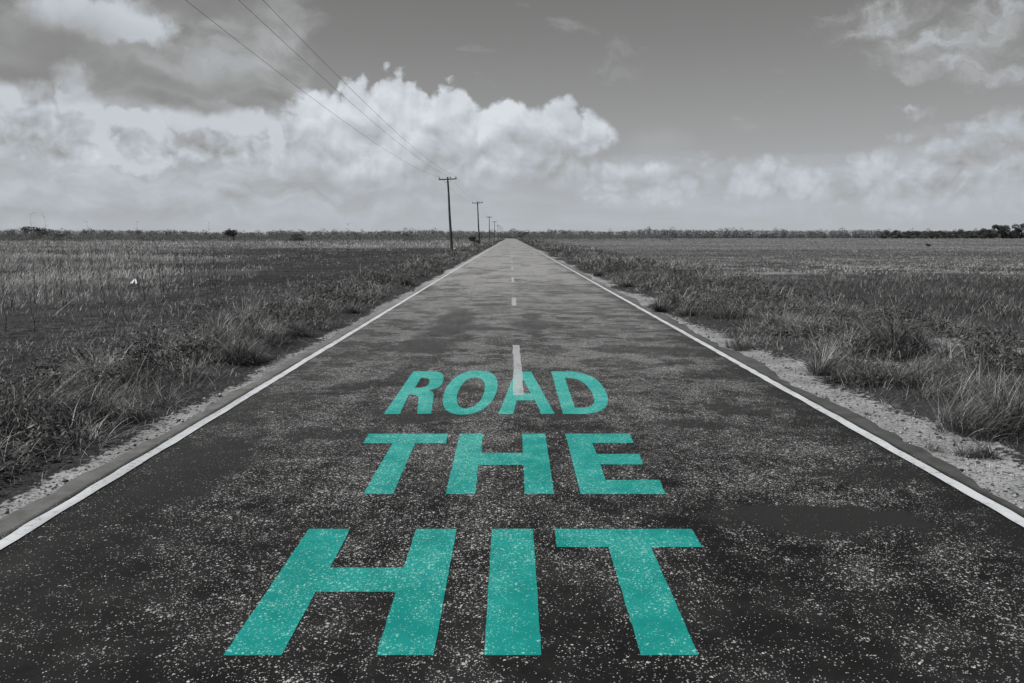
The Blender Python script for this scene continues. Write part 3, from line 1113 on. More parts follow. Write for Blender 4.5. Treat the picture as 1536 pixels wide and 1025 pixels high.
# ------------------------------------------------------------------ grass
def blades(root, L, w, ang, a0, bend, tone, segs=3, twist=None):
    """ribbons: root (N,3), length, width, compass angle of the lean, first tilt, total bend"""
    N = len(root)
    dirx, diry = np.cos(ang), np.sin(ang)
    if twist is None:
        twist = RNG.uniform(-0.9, 0.9, N)
    sx, sy = -np.sin(ang + twist), np.cos(ang + twist)
    p = root.astype(np.float64).copy()
    V = np.zeros((N, 2 * segs + 1, 3), np.float32)
    T = np.zeros((N, 2 * segs + 1), np.float32)
    for k in range(segs + 1):
        t = k / segs
        if k < segs:
            hw = 0.5 * w * (1 - 0.75 * t ** 1.6) * (0.75 + 0.5 * min(t * 3, 0.5))
            V[:, 2 * k, 0] = p[:, 0] - sx * hw; V[:, 2 * k, 1] = p[:, 1] - sy * hw; V[:, 2 * k, 2] = p[:, 2]
            V[:, 2 * k + 1, 0] = p[:, 0] + sx * hw; V[:, 2 * k + 1, 1] = p[:, 1] + sy * hw; V[:, 2 * k + 1, 2] = p[:, 2]
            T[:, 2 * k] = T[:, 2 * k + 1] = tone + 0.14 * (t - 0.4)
            a = a0 + bend * (t + 0.5 / segs) ** 1.4
            st = L / segs
            p[:, 0] += dirx * np.sin(a) * st; p[:, 1] += diry * np.sin(a) * st; p[:, 2] += np.cos(a) * st
            p[:, 2] = np.maximum(p[:, 2], root[:, 2] - 0.02)
        else:
            V[:, 2 * k] = p
            T[:, 2 * k] = tone + 0.10
    base = np.arange(N) * (2 * segs + 1)
    quads = np.concatenate([np.stack([base + 2 * k, base + 2 * k + 1, base + 2 * k + 3, base + 2 * k + 2], 1) for k in range(segs - 1)]) if segs > 1 else None
    k = segs - 1
    tris = np.stack([base + 2 * k, base + 2 * k + 1, base + 2 * k + 2], 1)
    return V.reshape(-1, 3), quads, tris, np.clip(T.ravel(), 0, 1)


def join_blades(parts):
    V, Q, T, A, off = [], [], [], [], 0
    for v, q, t, a in parts:
        V.append(v); A.append(a)
        if q is not None: Q.append(q + off)
        T.append(t + off)
        off += len(v)
    return np.concatenate(V), (np.concatenate(Q) if Q else None), np.concatenate(T), np.concatenate(A)


def clumps(cx, cy, n, rad, L, w, bend, tone, segs=3, spread=0.55, wind=(0.0, 0.0), zoff=0.0):
    """tussocks: arrays per clump, n blades each"""
    M = len(cx)
    if M == 0:
        return None
    idx = np.repeat(np.arange(M), n)
    N = len(idx)
    a = RNG.uniform(0, 2 * np.pi, N)
    rr = np.sqrt(RNG.uniform(0, 1, N)) * rad[idx]
    x = cx[idx] + rr * np.cos(a); y = cy[idx] + rr * np.sin(a)
    ang = a + RNG.normal(0, 0.7, N)
    vx = np.cos(ang) + wind[0]; vy = np.sin(ang) + wind[1]
    ang = np.arctan2(vy, vx)
    root = np.stack([x, y, ground_z(x, y) - 0.01 + zoff], 1)
    f = rr / np.maximum(rad[idx], 1e-3)
    LL = L[idx] * RNG.uniform(0.45, 1.1, N)
    a0 = spread * f * RNG.uniform(0.4, 1.2, N) + RNG.uniform(0, 0.12, N)
    bd = bend[idx] * RNG.uniform(0.25, 1.25, N)
    tn = tone[idx] + RNG.normal(0, 0.21, N) + (RNG.uniform(0, 1, N) < 0.08) * 0.3
    return blades(root, LL, w[idx] * RNG.uniform(0.6, 1.3, N), ang, a0, bd, np.clip(tn, 0, 1), segs)


LITTER = on_ground(200.5, 428, -0.23)


def scatter(y0, y1, dens, weight, xlo=None, xhi=None):
    """random points in the part of the band that the camera side can see, kept with probability weight(x, y)"""
    lim = 0.76 * y1 + 3.0
    a, b = -lim, lim
    if xlo is not None: a = max(a, xlo)
    if xhi is not None: b = min(b, xhi)
    n = int((b - a) * (y1 - y0) * dens)
    x = RNG.uniform(a, b, n); y = RNG.uniform(y0, y1, n)
    ok = np.abs(x) < 0.76 * y + 3.0
    x, y = x[ok], y[ok]
    k = RNG.uniform(0, 1, len(x)) < weight(x, y)
    # trampled gap around the scrap of litter in the left field
    k &= ~((np.abs(x / np.maximum(y, 1) - LITTER[0] / LITTER[1]) * y < 0.26) & (y > LITTER[1] - 4.0) & (y < LITTER[1] + 0.3))
    return x[k], y[k]


def l_out(x, y): return road_left(y) - x
def r_out_(x, y): return x - road_right(y)


def patchy(x, y, sc, seed, lo=0.35, hi=0.6):
    return sstep(fbm(x * sc, y * sc, seed, 3), lo, hi)


# --- verges
def w_left_verge(x, y):
    l = l_out(x, y)
    outer = 2.45 + 0.02 * np.minimum(y, 60) + 1.0 * (fbm(y * 0.35, y * 0, 51, 3) - 0.5)
    inner = 0.50 + 0.35 * (fbm(y * 0.9, y * 0 + 1, 52, 3) - 0.5) + 0.3 * sstep(y, 8, 10) * sstep(y, 14, 12) * 0
    w = sstep(l, inner - 0.05, inner + 0.35) * sstep(l, outer + 0.4, outer - 0.6)
    return w * (1 - 0.85 * np.clip(sand_w(x, y), 0, 1)) * (1 - 0.85 * sstep(y, 5.6, 4.9) * sstep(l, 1.5, 1.0))


def w_right_verge(x, y):
    r = r_out_(x, y)
    outer = 4.6 + 0.035 * np.minimum(y, 120) + 1.6 * (fbm(y * 0.25, y * 0, 53, 3) - 0.5)
    inner = 0.38 + 0.45 * sstep(y, 12, 5) + 0.95 * (fbm(y * 0.75, y * 0 + 1, 54, 3) - 0.5)
    w = sstep(r, inner - 0.05, inner + 0.5) * sstep(r, outer + 0.8, outer - 0.8)
    return w * (1 - 0.88 * np.clip(sand_w(x, y), 0, 1))


def verge_tone(x, y, seed):
    return 0.36 + 0.60 * (fbm(x * 0.7, y * 0.35, seed, 3) - 0.5) + 0.85 * (fbm(x * 2.6, y * 2.6, seed + 2, 2) - 0.5)


def U(a, b, n): return RNG.uniform(a, b, n)


def verge(weight, xlo, xhi, seed, hscale):
    parts = []
    for (y0, y1, d, nb, Lo, Hi, wd, segs, rad) in (
            (1.0, 9, 17, 85, 0.18, 0.58, 0.0044, 5, 0.19), (9, 18, 13, 66, 0.20, 0.60, 0.0062, 4, 0.23), (18, 36, 7.0, 38, 0.25, 0.66, 0.0105, 3, 0.28),
            (36, 75, 3.6, 17, 0.38, 0.70, 0.024, 3, 0.30), (75, 180, 1.1, 11, 0.45, 0.85, 0.060, 2, 0.45), (180, 520, 0.2, 8, 0.6, 1.1, 0.18, 2, 0.9)):
        w2 = lambda x, y: weight(x, y) * (0.35 + 0.65 * patchy(x, y, 1.1, seed + 5))
        x, y = scatter(y0, y1, d, w2, xlo, xhi)
        n = len(x)
        h = hscale * (0.65 + 0.7 * fbm(x * 0.6, y * 0.6, seed + 9, 3))
        parts.append(clumps(x, y, nb, U(0.5, 1.3, n) * rad, U(Lo, Hi, n) * h, U(0.8, 1.2, n) * wd, U(0.6, 2.2, n), verge_tone(x, y, seed) + RNG.normal(0, 0.15, n), segs, 1.45, (0.06, -0.05)))
    # short undergrowth and litter between the tussocks
    for (y0, y1, d, nb, wd) in ((1.0, 8, 130, 10, 0.0045), (8, 16, 70, 9, 0.007), (16, 34, 22, 8, 0.013), (34, 80, 5, 7, 0.03)):
        x, y = scatter(y0, y1, d, lambda x, y: np.clip(weight(x, y) + 0.30 * (1 - 0.75 * np.clip(sand_w(x, y), 0, 1)) * (np.minimum(np.abs(r_out_(x, y)), np.abs(l_out(x, y))) < 6), 0, 1) * (np.maximum(r_out_(x, y), l_out(x, y)) > 0.10 + 0.25 * vnoise(x * 6, y * 6, 9)), xlo, xhi)
        n = len(x)
        parts.append(clumps(x, y, nb, U(0.05, 0.14, n), U(0.08, 0.24, n), np.full(n, wd), U(0.4, 2.2, n), verge_tone(x, y, seed) + 0.06, 2, 1.1))
    return join_blades([p for p in parts if p is not None])


def stuff(name, data, mat, label, cat):
    v, q, t, a = data
    o = link_mesh(name, np_mesh(name, v, q, t, {'tone': a}), mat)
    return tag(o, label, cat, kind='stuff')


stuff('verge_grass', verge(w_left_verge, -22, -3.2, 101, 1.0), M_GRASS, 'rough tufted grass along the left verge between sand and burnt field', 'grass')
stuff('verge_grass', verge(w_right_verge, 3.4, 24, 201, 0.9), M_GRASS, 'rough tufted grass along the right verge beyond the sandy shoulder', 'grass')


# --- fields
def field(zones):
    parts = []
    for (y0, y1, d, nb, wd, segs, rad, fn) in zones:
        res = fn(y0, y1, d)
        if res is None: continue
        x, y, L, bend, tone, spread = res
        n = len(x)
        if n == 0: continue
        parts.append(clumps(x, y, nb, U(0.5, 1.3, n) * rad, L, U(0.8, 1.2, n) * wd, bend, tone, segs, spread, (0.15, 0.0)))
    return join_blades([p for p in parts if p is not None])


def right_field(y0, y1, d):
    def w(x, y):
        r = r_out_(x, y)
        q = sstep(r, 3.2 + 0.03 * np.minimum(y, 100), 6.0 + 0.03 * np.minimum(y, 100)) * sstep(y, 560, 500)
        return q * (0.35 + 0.65 * patchy(x, y, 0.3, 301)) * (1 - 0.9 * np.clip(sand_w(x, y), 0, 1))
    x, y = scatter(y0, y1, d, w, 4.0, None)
    n = len(x)
    dry = sstep(y + 0.35 * (x - 10) * 0 + 10 * (fbm(x * 0.06, y * 0.06, 303, 3) - 0.5), 26, 40)
    band = fbm(x * 0.010, y * 0.05, 305, 3)
    L = (0.27 - 0.10 * dry) * (0.6 + 0.8 * fbm(x * 0.35, y * 0.35, 307, 3)) * (1 + 0.5 * sstep(y, 80, 300))
    tone = 0.27 + 0.36 * dry + 0.40 * (band - 0.5) * (0.4 + dry) + 0.35 * (fbm(x * 0.30, y * 0.2, 309, 3) - 0.5)
    tone = tone - 0.06 * sstep(y, 34, 60) - 0.06 * sstep(y, 90, 300)
    return x, y, L, U(0.4, 2.0, n), tone, 0.8


stuff('field_grass', field([(7, 16, 16, 22, 0.007, 3, 0.18, right_field), (16, 32, 11, 16, 0.011, 3, 0.24, right_field), (32, 64, 9, 10, 0.017, 2, 0.35, right_field),
                            (64, 130, 2.6, 8, 0.034, 2, 0.6, right_field), (130, 300, 0.45, 7, 0.08, 2, 1.2, right_field), (300, 560, 0.05, 7, 0.25, 2, 2.5, right_field)]),
      M_GRASS, 'open grass field right of the road, dark near the verge and paler beyond', 'grass')


def left_dry(y0, y1, d):
    def w(x, y):
        l = l_out(x, y)
        q = sstep(l, 3.5, 5.5) * (1 - 0.93 * burnt_w(x, y)) * sstep(y, 560, 500)
        return q * (0.15 + 0.85 * patchy(x, y, 0.22, 311))
    x, y = scatter(y0, y1, d, w, None, -6.0)
    n = len(x)
    tall = sstep(y, 10, 30)
    L = (0.26 + 0.36 * tall) * (1 - 0.65 * burnt_w(x, y)) * (0.5 + 1.0 * fbm(x * 0.25, y * 0.25, 317, 3)) * (1 + 0.5 * sstep(y, 90, 250))
    tone = 0.33 + 0.29 * tall + 0.95 * (fbm(x * 0.16, y * 0.16, 319, 3) - 0.5) + 0.35 * (fbm(x * 0.02, y * 0.06, 321, 2) - 0.5)
    tone = tone - 0.08 * sstep(y, 130, 300)
    return x, y, L, U(0.1, 2.2, n), tone, 0.7


stuff('dry_grass', field([(6, 16, 16, 18, 0.006, 3, 0.2, left_dry), (16, 32, 11, 15, 0.010, 3, 0.26, left_dry), (32, 64, 7, 10, 0.016, 3, 0.4, left_dry),
                          (64, 130, 2.2, 8, 0.036, 2, 0.6, left_dry), (130, 300, 0.4, 7, 0.085, 2, 1.2, left_dry), (300, 560, 0.02, 7, 0.4, 2, 2.0, left_dry)]),
      M_GRASS, 'standing pale dry grass of the left field behind the burnt ground', 'grass')


def burnt_stubble(y0, y1, d):
    def w(x, y):
        return burnt_w(x, y) * (0.3 + 0.7 * patchy(x, y, 0.6, 331)) * (l_out(x, y) > 2.0)
    x, y = scatter(y0, y1, d, w, None, -5.0)
    n = len(x)
    L = 0.11 * (0.5 + 1.1 * fbm(x * 0.7, y * 0.7, 337, 3)) * (1 + 0.8 * sstep(y, 30, 80))
    tone = 0.08 + 0.60 * (fbm(x * 0.5, y * 0.5, 339, 3) - 0.42) + 0.5 * (fbm(x * 0.08, y * 0.12, 341, 3) - 0.45) * sstep(y, 20, 50)
    return x, y, L, U(0.3, 2.0, n), tone, 1.2


stuff('burnt_stubble', field([(5, 16, 22, 10, 0.0055, 2, 0.14, burnt_stubble), (16, 32, 8, 9, 0.010, 2, 0.22, burnt_stubble), (32, 64, 4.5, 7, 0.016, 2, 0.35, burnt_stubble),
                              (64, 125, 2.2, 6, 0.030, 2, 0.6, burnt_stubble)]),
      M_GRASS, 'dark burnt stubble between the left verge and the dry grass', 'grass')


# --- broad-leaved weeds in the near left corner
def leaf_carpet():
    x, y = scatter(2.6, 6.4, 900, lambda x, y: sstep(l_out(x, y), 0.28, 0.55) * sstep(l_out(x, y), 1.9, 1.2) * sstep(y, 6.2, 5.2) * (0.35 + 0.65 * patchy(x, y, 2.2, 401)), -6, -3.2)
    n = len(x)
    z = ground_z(x, y) + U(0.02, 0.20, n) * (0.4 + 0.9 * fbm(x * 2.0, y * 2.0, 403, 2)) * sstep(l_out(x, y), 0.25, 0.8)
    s = U(0.022, 0.052, n)
    az = U(0, 2 * np.pi, n); el_ = U(-0.3, 0.9, n); fold = U(0.1, 0.5, n)
    d = np.stack([np.cos(az) * np.cos(el_), np.sin(az) * np.cos(el_), np.sin(el_)], 1)
    sd = np.stack([-np.sin(az), np.cos(az), np.zeros(n)], 1)
    up = np.cross(d, sd)
    c = np.stack([x, y, z], 1)
    V = np.zeros((n, 8, 3), np.float32)
    prof = ((0.0, 0.0), (0.35, 0.36), (0.75, 0.30), (1.1, 0.0))
    s_ = s[:, None]; f_ = fold[:, None]
    V[:, 0] = c
    V[:, 1] = c + d * 0.35 * s_ + sd * 0.40 * s_ + up * 0.40 * f_ * s_
    V[:, 2] = c + d * 0.35 * s_
    V[:, 3] = c + d * 0.35 * s_ - sd * 0.40 * s_ + up * 0.40 * f_ * s_
    V[:, 4] = c + d * 0.80 * s_ + sd * 0.32 * s_ + up * 0.28 * f_ * s_
    V[:, 5] = c + d * 0.80 * s_
    V[:, 6] = c + d * 0.80 * s_ - sd * 0.32 * s_ + up * 0.28 * f_ * s_
    V[:, 7] = c + d * 1.20 * s_ - up * 0.2 * s_
    b = np.arange(n) * 8
    q = np.concatenate([np.stack([b + 1, b + 2, b + 5, b + 4], 1), np.stack([b + 2, b + 3, b + 6, b + 5], 1)])
    t = np.concatenate([np.stack([b, b + 2, b + 1], 1), np.stack([b, b + 3, b + 2], 1), np.stack([b + 4, b + 5, b + 7], 1), np.stack([b + 5, b + 6, b + 7], 1)])
    a = np.repeat(np.clip(RNG.normal(0.42, 0.28, n), 0, 1), 8)
    return V.reshape(-1, 3), q, t, a


stuff('creeping_weeds', leaf_carpet(), M_LEAF, 'broad leaved creeping weeds at the sandy edge in the near left corner', 'weeds')


def weed_domes(weight, xlo, xhi, seed):
    parts_c, parts_r, parts_n = [], [], []
    for (y0, y1, d, nl) in ((2.5, 9, 8.0, 320), (9, 18, 6.0, 190), (18, 40, 2.6, 90), (40, 90, 0.8, 40)):
        x, y = scatter(y0, y1, d, lambda x, y: weight(x, y) * patchy(x, y, 0.8, seed, 0.34, 0.56), xlo, xhi)
        parts_c.append(np.stack([x, y, ground_z(x, y)], 1)); parts_r.append(U(0.13, 0.40, len(x))); parts_n.append(np.full(len(x), nl))
    c = np.concatenate(parts_c); r = np.concatenate(parts_r); nl = np.concatenate(parts_n)
    i = np.repeat(np.arange(len(c)), nl)
    n = len(i)
    d = RNG.normal(0, 1, (n, 3)); d[:, 2] = np.abs(d[:, 2]); d /= np.linalg.norm(d, axis=1)[:, None]
    p = c[i] + d * (r[i] * RNG.uniform(0.3, 1.05, n))[:, None] * np.array([1.25, 1.25, 1.0])
    nr = d + RNG.normal(0, 0.7, (n, 3)); nr /= np.linalg.norm(nr, axis=1)[:, None]
    t1 = np.cross(nr, RNG.normal(0, 1, (n, 3))); t1 /= np.linalg.norm(t1, axis=1)[:, None]
    t2 = np.cross(nr, t1)
    s = (U(0.014, 0.034, n) * np.sqrt(320.0 / nl[i]))[:, None]
    V = np.stack([p - t1 * s, p + t2 * s * 0.32 + nr * s * 0.12, p + t1 * s, p - t2 * s * 0.32 + nr * s * 0.12], 1)
    b = np.arange(n) * 4
    t = np.concatenate([np.stack([b, b + 1, b + 2], 1), np.stack([b, b + 2, b + 3], 1)])
    dome_t = RNG.normal(0.40, 0.17, len(c))[i]
    a = np.repeat(np.clip(dome_t + RNG.normal(0, 0.16, n), 0, 1), 4)
    return V.reshape(-1, 3).astype(np.float32), None, t, a


M_WEED = make_plant_material('small_weed_leaves', [(0.0, 0.025), (0.5, 0.085), (1.0, 0.26)], 0.15, 0.5, 0.4)
stuff('verge_weeds', weed_domes(w_left_verge, -10, -3.2, 411), M_WEED, 'low leafy weeds mixed into the grass of the left verge', 'weeds')
stuff('verge_weeds', weed_domes(w_right_verge, 3.4, 14, 421), M_WEED, 'low leafy weeds mixed into the grass of the right verge', 'weeds')


def straw():
    parts = []
    for (y0, y1, d, w) in ((1.5, 8, 190, 0.0035), (8, 16, 90, 0.006), (16, 34, 26, 0.011)):
        def wt(x, y):
            o = np.maximum(l_out(x, y), r_out_(x, y))
            return sstep(o, 0.05, 0.4) * np.maximum(sstep(o, 9, 5), 0.5 * burnt_w(x, y)) * (0.25 + 0.5 * np.clip(sand_w(x, y), 0, 1) * patchy(x, y, 2.5, 431, 0.3, 0.6))
        x, y = scatter(y0, y1, d, wt, -24, 11)
        n = len(x)
        root = np.stack([x, y, ground_z(x, y) + U(0.0, 0.02, n)], 1)
        tone = np.where(RNG.uniform(0, 1, n) < 0.55, U(0.0, 0.3, n), U(0.55, 0.95, n))
        parts.append(blades(root, U(0.03, 0.22, n), np.full(n, w), U(0, 6.28, n), U(1.25, 1.5, n), U(-0.2, 0.35, n), tone, 2))
    return join_blades(parts)


stuff('dead_straw', straw(), M_GRASS, 'dead straw and leaf litter lying on the verges and sandy shoulders', 'litter')


# --- pebbles and crumbs on the sand
def pebbles():
    xs, ys = [], []
    for (y0, y1, d) in ((1.5, 8, 260), (8, 16, 90), (16, 30, 22)):
        for (xl, xh) in ((-6.5, -2.9), (3.1, 10)):
            x, y = scatter(y0, y1, d, lambda x, y: np.clip(sand_w(x, y), 0, 1) ** 1.5, xl, xh)
            xs.append(x); ys.append(y)
    x = np.concatenate(xs); y = np.concatenate(ys)
    n = len(x)
    s = 0.004 + 0.014 * RNG.uniform(0, 1, n) ** 3
    s = s * (1 + 0.05 * y)
    octa = np.array([(1, 0, 0), (0, 1, 0), (-1, 0, 0), (0, -1, 0), (0, 0, 0.8), (0, 0, -0.6)], np.float32)
    V = octa[None] * s[:, None, None] * RNG.uniform(0.6, 1.3, (n, 6, 1))
    ca, sa = np.cos(U(0, 6.28, n))[:, None], np.sin(U(0, 6.28, n))[:, None]
    V = np.stack([V[..., 0] * ca - V[..., 1] * sa, V[..., 0] * sa + V[..., 1] * ca, V[..., 2]], -1)
    V = V + np.stack([x, y, ground_z(x, y) + s * 0.3], 1)[:, None, :]
    b = np.arange(n)[:, None] * 6
    f = np.array([(0, 1, 4), (1, 2, 4), (2, 3, 4), (3, 0, 4), (1, 0, 5), (2, 1, 5), (3, 2, 5), (0, 3, 5)])
    t = (b[:, None, :] + f[None]).reshape(-1, 3)
    tone = np.repeat(np.where(RNG.uniform(0, 1, n) < 0.55, U(0.0, 0.3, n), U(0.6, 1.0, n)), 6)
    return V.reshape(-1, 3).astype(np.float32), None, t, tone


m_, n_ = material('pebble_stone')
surface(m_, n_, grey(n_, n_.mul(n_.ss(n_.attr('tone'), 0, 1, 0.03, 0.45, 'LINEAR'), n_.ss(n_.noise(n_.pos(), 50, 3), 0.3, 0.7, 0.8, 1.2))), 0.85, 0.2)
M_PEBBLE = m_
stuff('gravel', pebbles(), M_PEBBLE, 'small dark and pale gravel strewn over the sandy road shoulders', 'gravel')


# --- the big tussocks one can tell apart
def tussock(px, py, hpx, wpx, tone, bend, n, label, wind=(0.3, 0.0), spread=0.6, wide=1.0):
    gx, gy = on_ground(px, py, 0.0)
    gz = float(ground_z(gx, gy))
    gx, gy = on_ground(px, py, gz)
    gz = float(ground_z(gx, gy))
    dist = math.hypot(gx, gy)
    h = hpx / FPX * dist * 1.55
    r = 0.36 * wpx / FPX * dist
    rr = np.random.default_rng(int(px * 7 + py))
    k = 3 + int(n / 45)
    th = rr.uniform(0, 2 * np.pi, k); d = np.sqrt(rr.uniform(0, 1, k)) * r * 1.15
    cx = gx + d * np.cos(th); cy = gy + d * np.sin(th)
    f = 1.0 - 0.45 * d / (r * 1.15)
    hh = h * f * rr.uniform(0.55, 1.15, k)
    wd = np.full(k, max(0.0046, 0.00058 * dist) * wide)
    tones = np.clip(tone + 0.10 + rr.normal(0, 0.10, k), 0, 1)
    parts = []
    for j in range(k):
        wv = (wind[0] * 1.3 + rr.normal(0, 0.45), wind[1] + rr.normal(0, 0.35))
        parts.append(clumps(cx[j:j + 1], cy[j:j + 1], int(n * 2.2 / k), np.full(1, r * 0.42), hh[j:j + 1], wd[j:j + 1],
                            np.full(1, bend * rr.uniform(0.8, 1.35)), tones[j:j + 1], 6, spread * 1.3, wv))
    # dense dark heart of short blades
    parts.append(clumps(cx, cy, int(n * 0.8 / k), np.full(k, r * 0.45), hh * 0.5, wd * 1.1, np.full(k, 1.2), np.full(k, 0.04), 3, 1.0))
    v, q, t, a = join_blades(parts)
    c = Vector((gx, gy, gz))
    v = v - np.array(c[:], np.float32)
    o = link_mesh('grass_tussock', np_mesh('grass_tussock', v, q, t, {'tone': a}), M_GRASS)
    o.location = c
    tag(o, label, 'grass tuft', 'big grass tussocks of the verges')


tussock(1335, 525, 66, 96, 0.20, 1.5, 620, 'biggest dark tussock in front of the sand bank in the right verge', (-0.5, -0.3))
tussock(1490, 645, 92, 120, 0.20, 1.3, 800, 'tall dark tussock above the sandy shoulder at the right border of the view', (0.5, -0.2))
tussock(1468, 686, 34, 44, 0.24, 1.5, 190, 'small dark tuft sitting alone on the pale sand of the right shoulder', (0.0, 0.0))
tussock(1399, 674, 18, 30, 0.42, 1.2, 90, 'little pale tuft on the sand, nearest the right white line')
tussock(1372, 575, 48, 70, 0.20, 1.7, 330, 'dark tussock with long blades drooping right, below the sand bank', (0.9, -0.1))
tussock(1420, 590, 40, 80, 0.34, 1.6, 260, 'greyer tussock with long windblown blades, right of the drooping dark one', (0.9, -0.1))
tussock(1484, 530, 32, 34, 0.20, 1.2, 170, 'upright dark tuft between two patches of sand at far right', (0.1, 0.0))
tussock(1232, 560, 44, 52, 0.25, 1.0, 300, 'bushy dark tussock at the edge of the right shoulder, left of the sand bank', (0.1, -0.1))
tussock(1262, 575, 30, 40, 0.24, 1.1, 180, 'lower tussock standing at the foot of the bushy one by the right shoulder')
tussock(1097, 478, 30, 46, 0.24, 1.0, 260, 'broad dark tussock in the middle of the right verge')
tussock(1112, 524, 24, 44, 0.30, 1.2, 190, 'low tussock close to the right white line, nearest of the middle verge')
tussock(993, 468, 22, 24, 0.16, 0.9, 150, 'dark narrow tuft at the edge of the right sandy strip')
tussock(1031, 474, 20, 34, 0.22, 1.0, 150, 'dark tuft behind the narrow one on the right verge')
tussock(937, 431, 16, 20, 0.14, 0.9, 110, 'small dark tuft halfway along the right verge')
tussock(897, 415, 13, 18, 0.18, 0.9, 90, 'tiny dark tuft far along the right verge')
tussock(158, 572, 58, 74, 0.55, 1.9, 420, 'tussock of pale arching blades with a dark heart on the left verge', (-0.35, -0.5))
tussock(352, 540, 46, 76, 0.26, 1.6, 420, 'dark shaggy tussock above the sandy edge of the left verge', (0.4, -0.3))
tussock(395, 512, 48, 76, 0.45, 1.7, 360, 'big greyish tussock with blades bent towards the road, left verge', (0.6, -0.2))
tussock(435, 503, 36, 46, 0.20, 1.3, 260, 'dark tussock directly right of the big greyish one, left verge', (0.3, -0.2))
tussock(520, 468, 24, 34, 0.20, 1.2, 180, 'dark spiky tuft near the left white line in mid distance', (0.3, 0.0))
tussock(546, 455, 24, 36, 0.14, 0.8, 210, 'darkest round tussock of the left verge')
tussock(612, 428, 17, 26, 0.14, 0.9, 130, 'small dark tuft close to the left line, second darkest of the left verge')
tussock(658, 409, 9, 12, 0.10, 0.9, 70, 'tiny dark tuft touching the left line far along the verge')
tussock(55, 640, 88, 120, 0.30, 1.8, 560, 'large dark tangled tussock at the left border above the creeping weeds', (0.5, -0.3))
tussock(160, 625, 54, 96, 0.48, 1.9, 360, 'sprawling tussock with pale bent blades on the near left verge', (0.5, -0.4))


# --- stalks and sticks of the left field
def ground_point(px, py):
    gz = 0.0
    for _ in range(3):
        gx, gy = on_ground(px, py, gz)
        gz = float(ground_z(gx, gy))
    return Vector((gx, gy, gz))


def stalk_mesh(h, seed, branches):
    rr = random.Random(seed)
    bm = bmesh.new()
    n = 9
    lx, ly = rr.uniform(-0.10, 0.10), rr.uniform(-0.08, 0.08)
    pts = [Vector((lx * h * (k / n) + 0.012 * math.sin(k * 1.7 + seed), ly * h * (k / n) + 0.012 * math.cos(k * 1.3 + seed), h * k / n)) for k in range(n + 1)]
    tube(bm, pts, [0.0075 * (1 - 0.7 * k / n) for k in range(n + 1)], 5)
    for _ in range(branches):
        k = rr.randint(3, n - 1)
        a = rr.uniform(0, 6.28)
        L = rr.uniform(0.08, 0.22) * h
        tube(bm, [pts[k], pts[k] + Vector((math.cos(a) * L * 0.5, math.sin(a) * L * 0.5, L * 0.6)), pts[k] + Vector((math.cos(a) * L * 0.7, math.sin(a) * L * 0.7, L * 1.1))],
             [0.004, 0.003, 0.0015], 4)
    return bm_mesh('dead_stalk', bm)


stalk_vars = [stalk_mesh(1.0, 3 + k, [0, 2, 4, 6, 1, 3][k]) for k in range(6)]
for me in stalk_vars:
    me.materials.append(M_CHAR)
rs = random.Random(5)
STALKS = [(10, 501, 60), (53, 499, 62), (243, 455, 84), (158, 458, 50), (160, 476, 55), (189, 480, 44), (120, 430, 50), (90, 425, 48), (290, 440, 60), (210, 480, 26)]
for k in range(58):
    px = rs.uniform(2, 335)
    py = rs.uniform(398, 470) - 0.05 * px
    STALKS.append((px, py, rs.uniform(16, 46) * (py - 350) / 80 + 6))
for k, (px, py, hp) in enumerate(STALKS):
    g = ground_point(px, py)
    h = hp / FPX * g.length
    o = bpy.data.objects.new('dead_stalk', stalk_vars[k % 6])
    C.objects.link(o)
    o.location = g
    th = max(0.85, g.y / 24.0) * rs.uniform(0.8, 1.2) / 1.0
    o.scale = (th, th, h)
    o.rotation_euler = (rs.uniform(-0.06, 0.06), rs.uniform(-0.09, 0.09), rs.uniform(0, 6.28))
    tag(o, 'thin dark dead stalk standing upright among the dry grass of the left field', 'stalk', 'dead stalks of the left field')


def rod(name, a, b, r, mat, label, cat, bow=0.03, group=None):
    bm = bmesh.new()
    a, b = Vector(a), Vector(b)
    L = (b - a).length
    pts = []
    for k in range(9):
        t = k / 8
        p = a.lerp(b, t)
        p.z += bow * L * 4 * t * (1 - t)
        p.x += 0.01 * L * math.sin(7 * t)
        pts.append(p - a)
    tube(bm, pts, [r * (1 - 0.5 * k / 8) for k in range(9)], 6)
    o = link_mesh(name, bm_mesh(name, bm), mat)
    o.location = a
    tag(o, label, cat, group)
    return o


def leaning(p0, p1, r, label, depth=0.0, **kw):
    a = ground_point(*p0)
    k = a.y / FPX
    b = a + Vector(((p1[0] - p0[0]) * k, depth, (p0[1] - p1[1]) * k))
    return rod('dry_stick', a, b, r, M_STICK, label, 'stick', group='pale sticks leaning in the left field', **kw)


leaning((78, 477), (121, 441), 0.013, 'longest pale dry stick leaning to the right in the left field', 0.2)
leaning((121, 443), (138, 433), 0.007, 'thin broken tip of cane continuing past the longest pale stick', 0.2)
leaning((189, 455), (209, 438), 0.009, 'short curved pale stick below the scrap of white litter', 0.1, bow=0.07)
leaning((205, 471), (220, 452), 0.010, 'short straight pale stick leaning right near the burnt ground', 0.1)
leaning((205, 471), (215, 468), 0.010, 'small pale stick lying almost flat at the foot of the straight one', 0.1)
leaning((355, 470), (348, 455), 0.011, 'pale stick leaning to the left at the edge of the left verge', 0.1)
leaning((369, 464), (367, 450), 0.009, 'upright pale stick right beside the one leaning left', 0.0)
leaning((541, 414), (541, 396), 0.022, 'pale upright stake in the burnt ground beyond the left verge', 0.0)
leaning((332, 437), (337, 432), 0.012, 'tiny pale stick poking up by the burnt patch', 0.0)

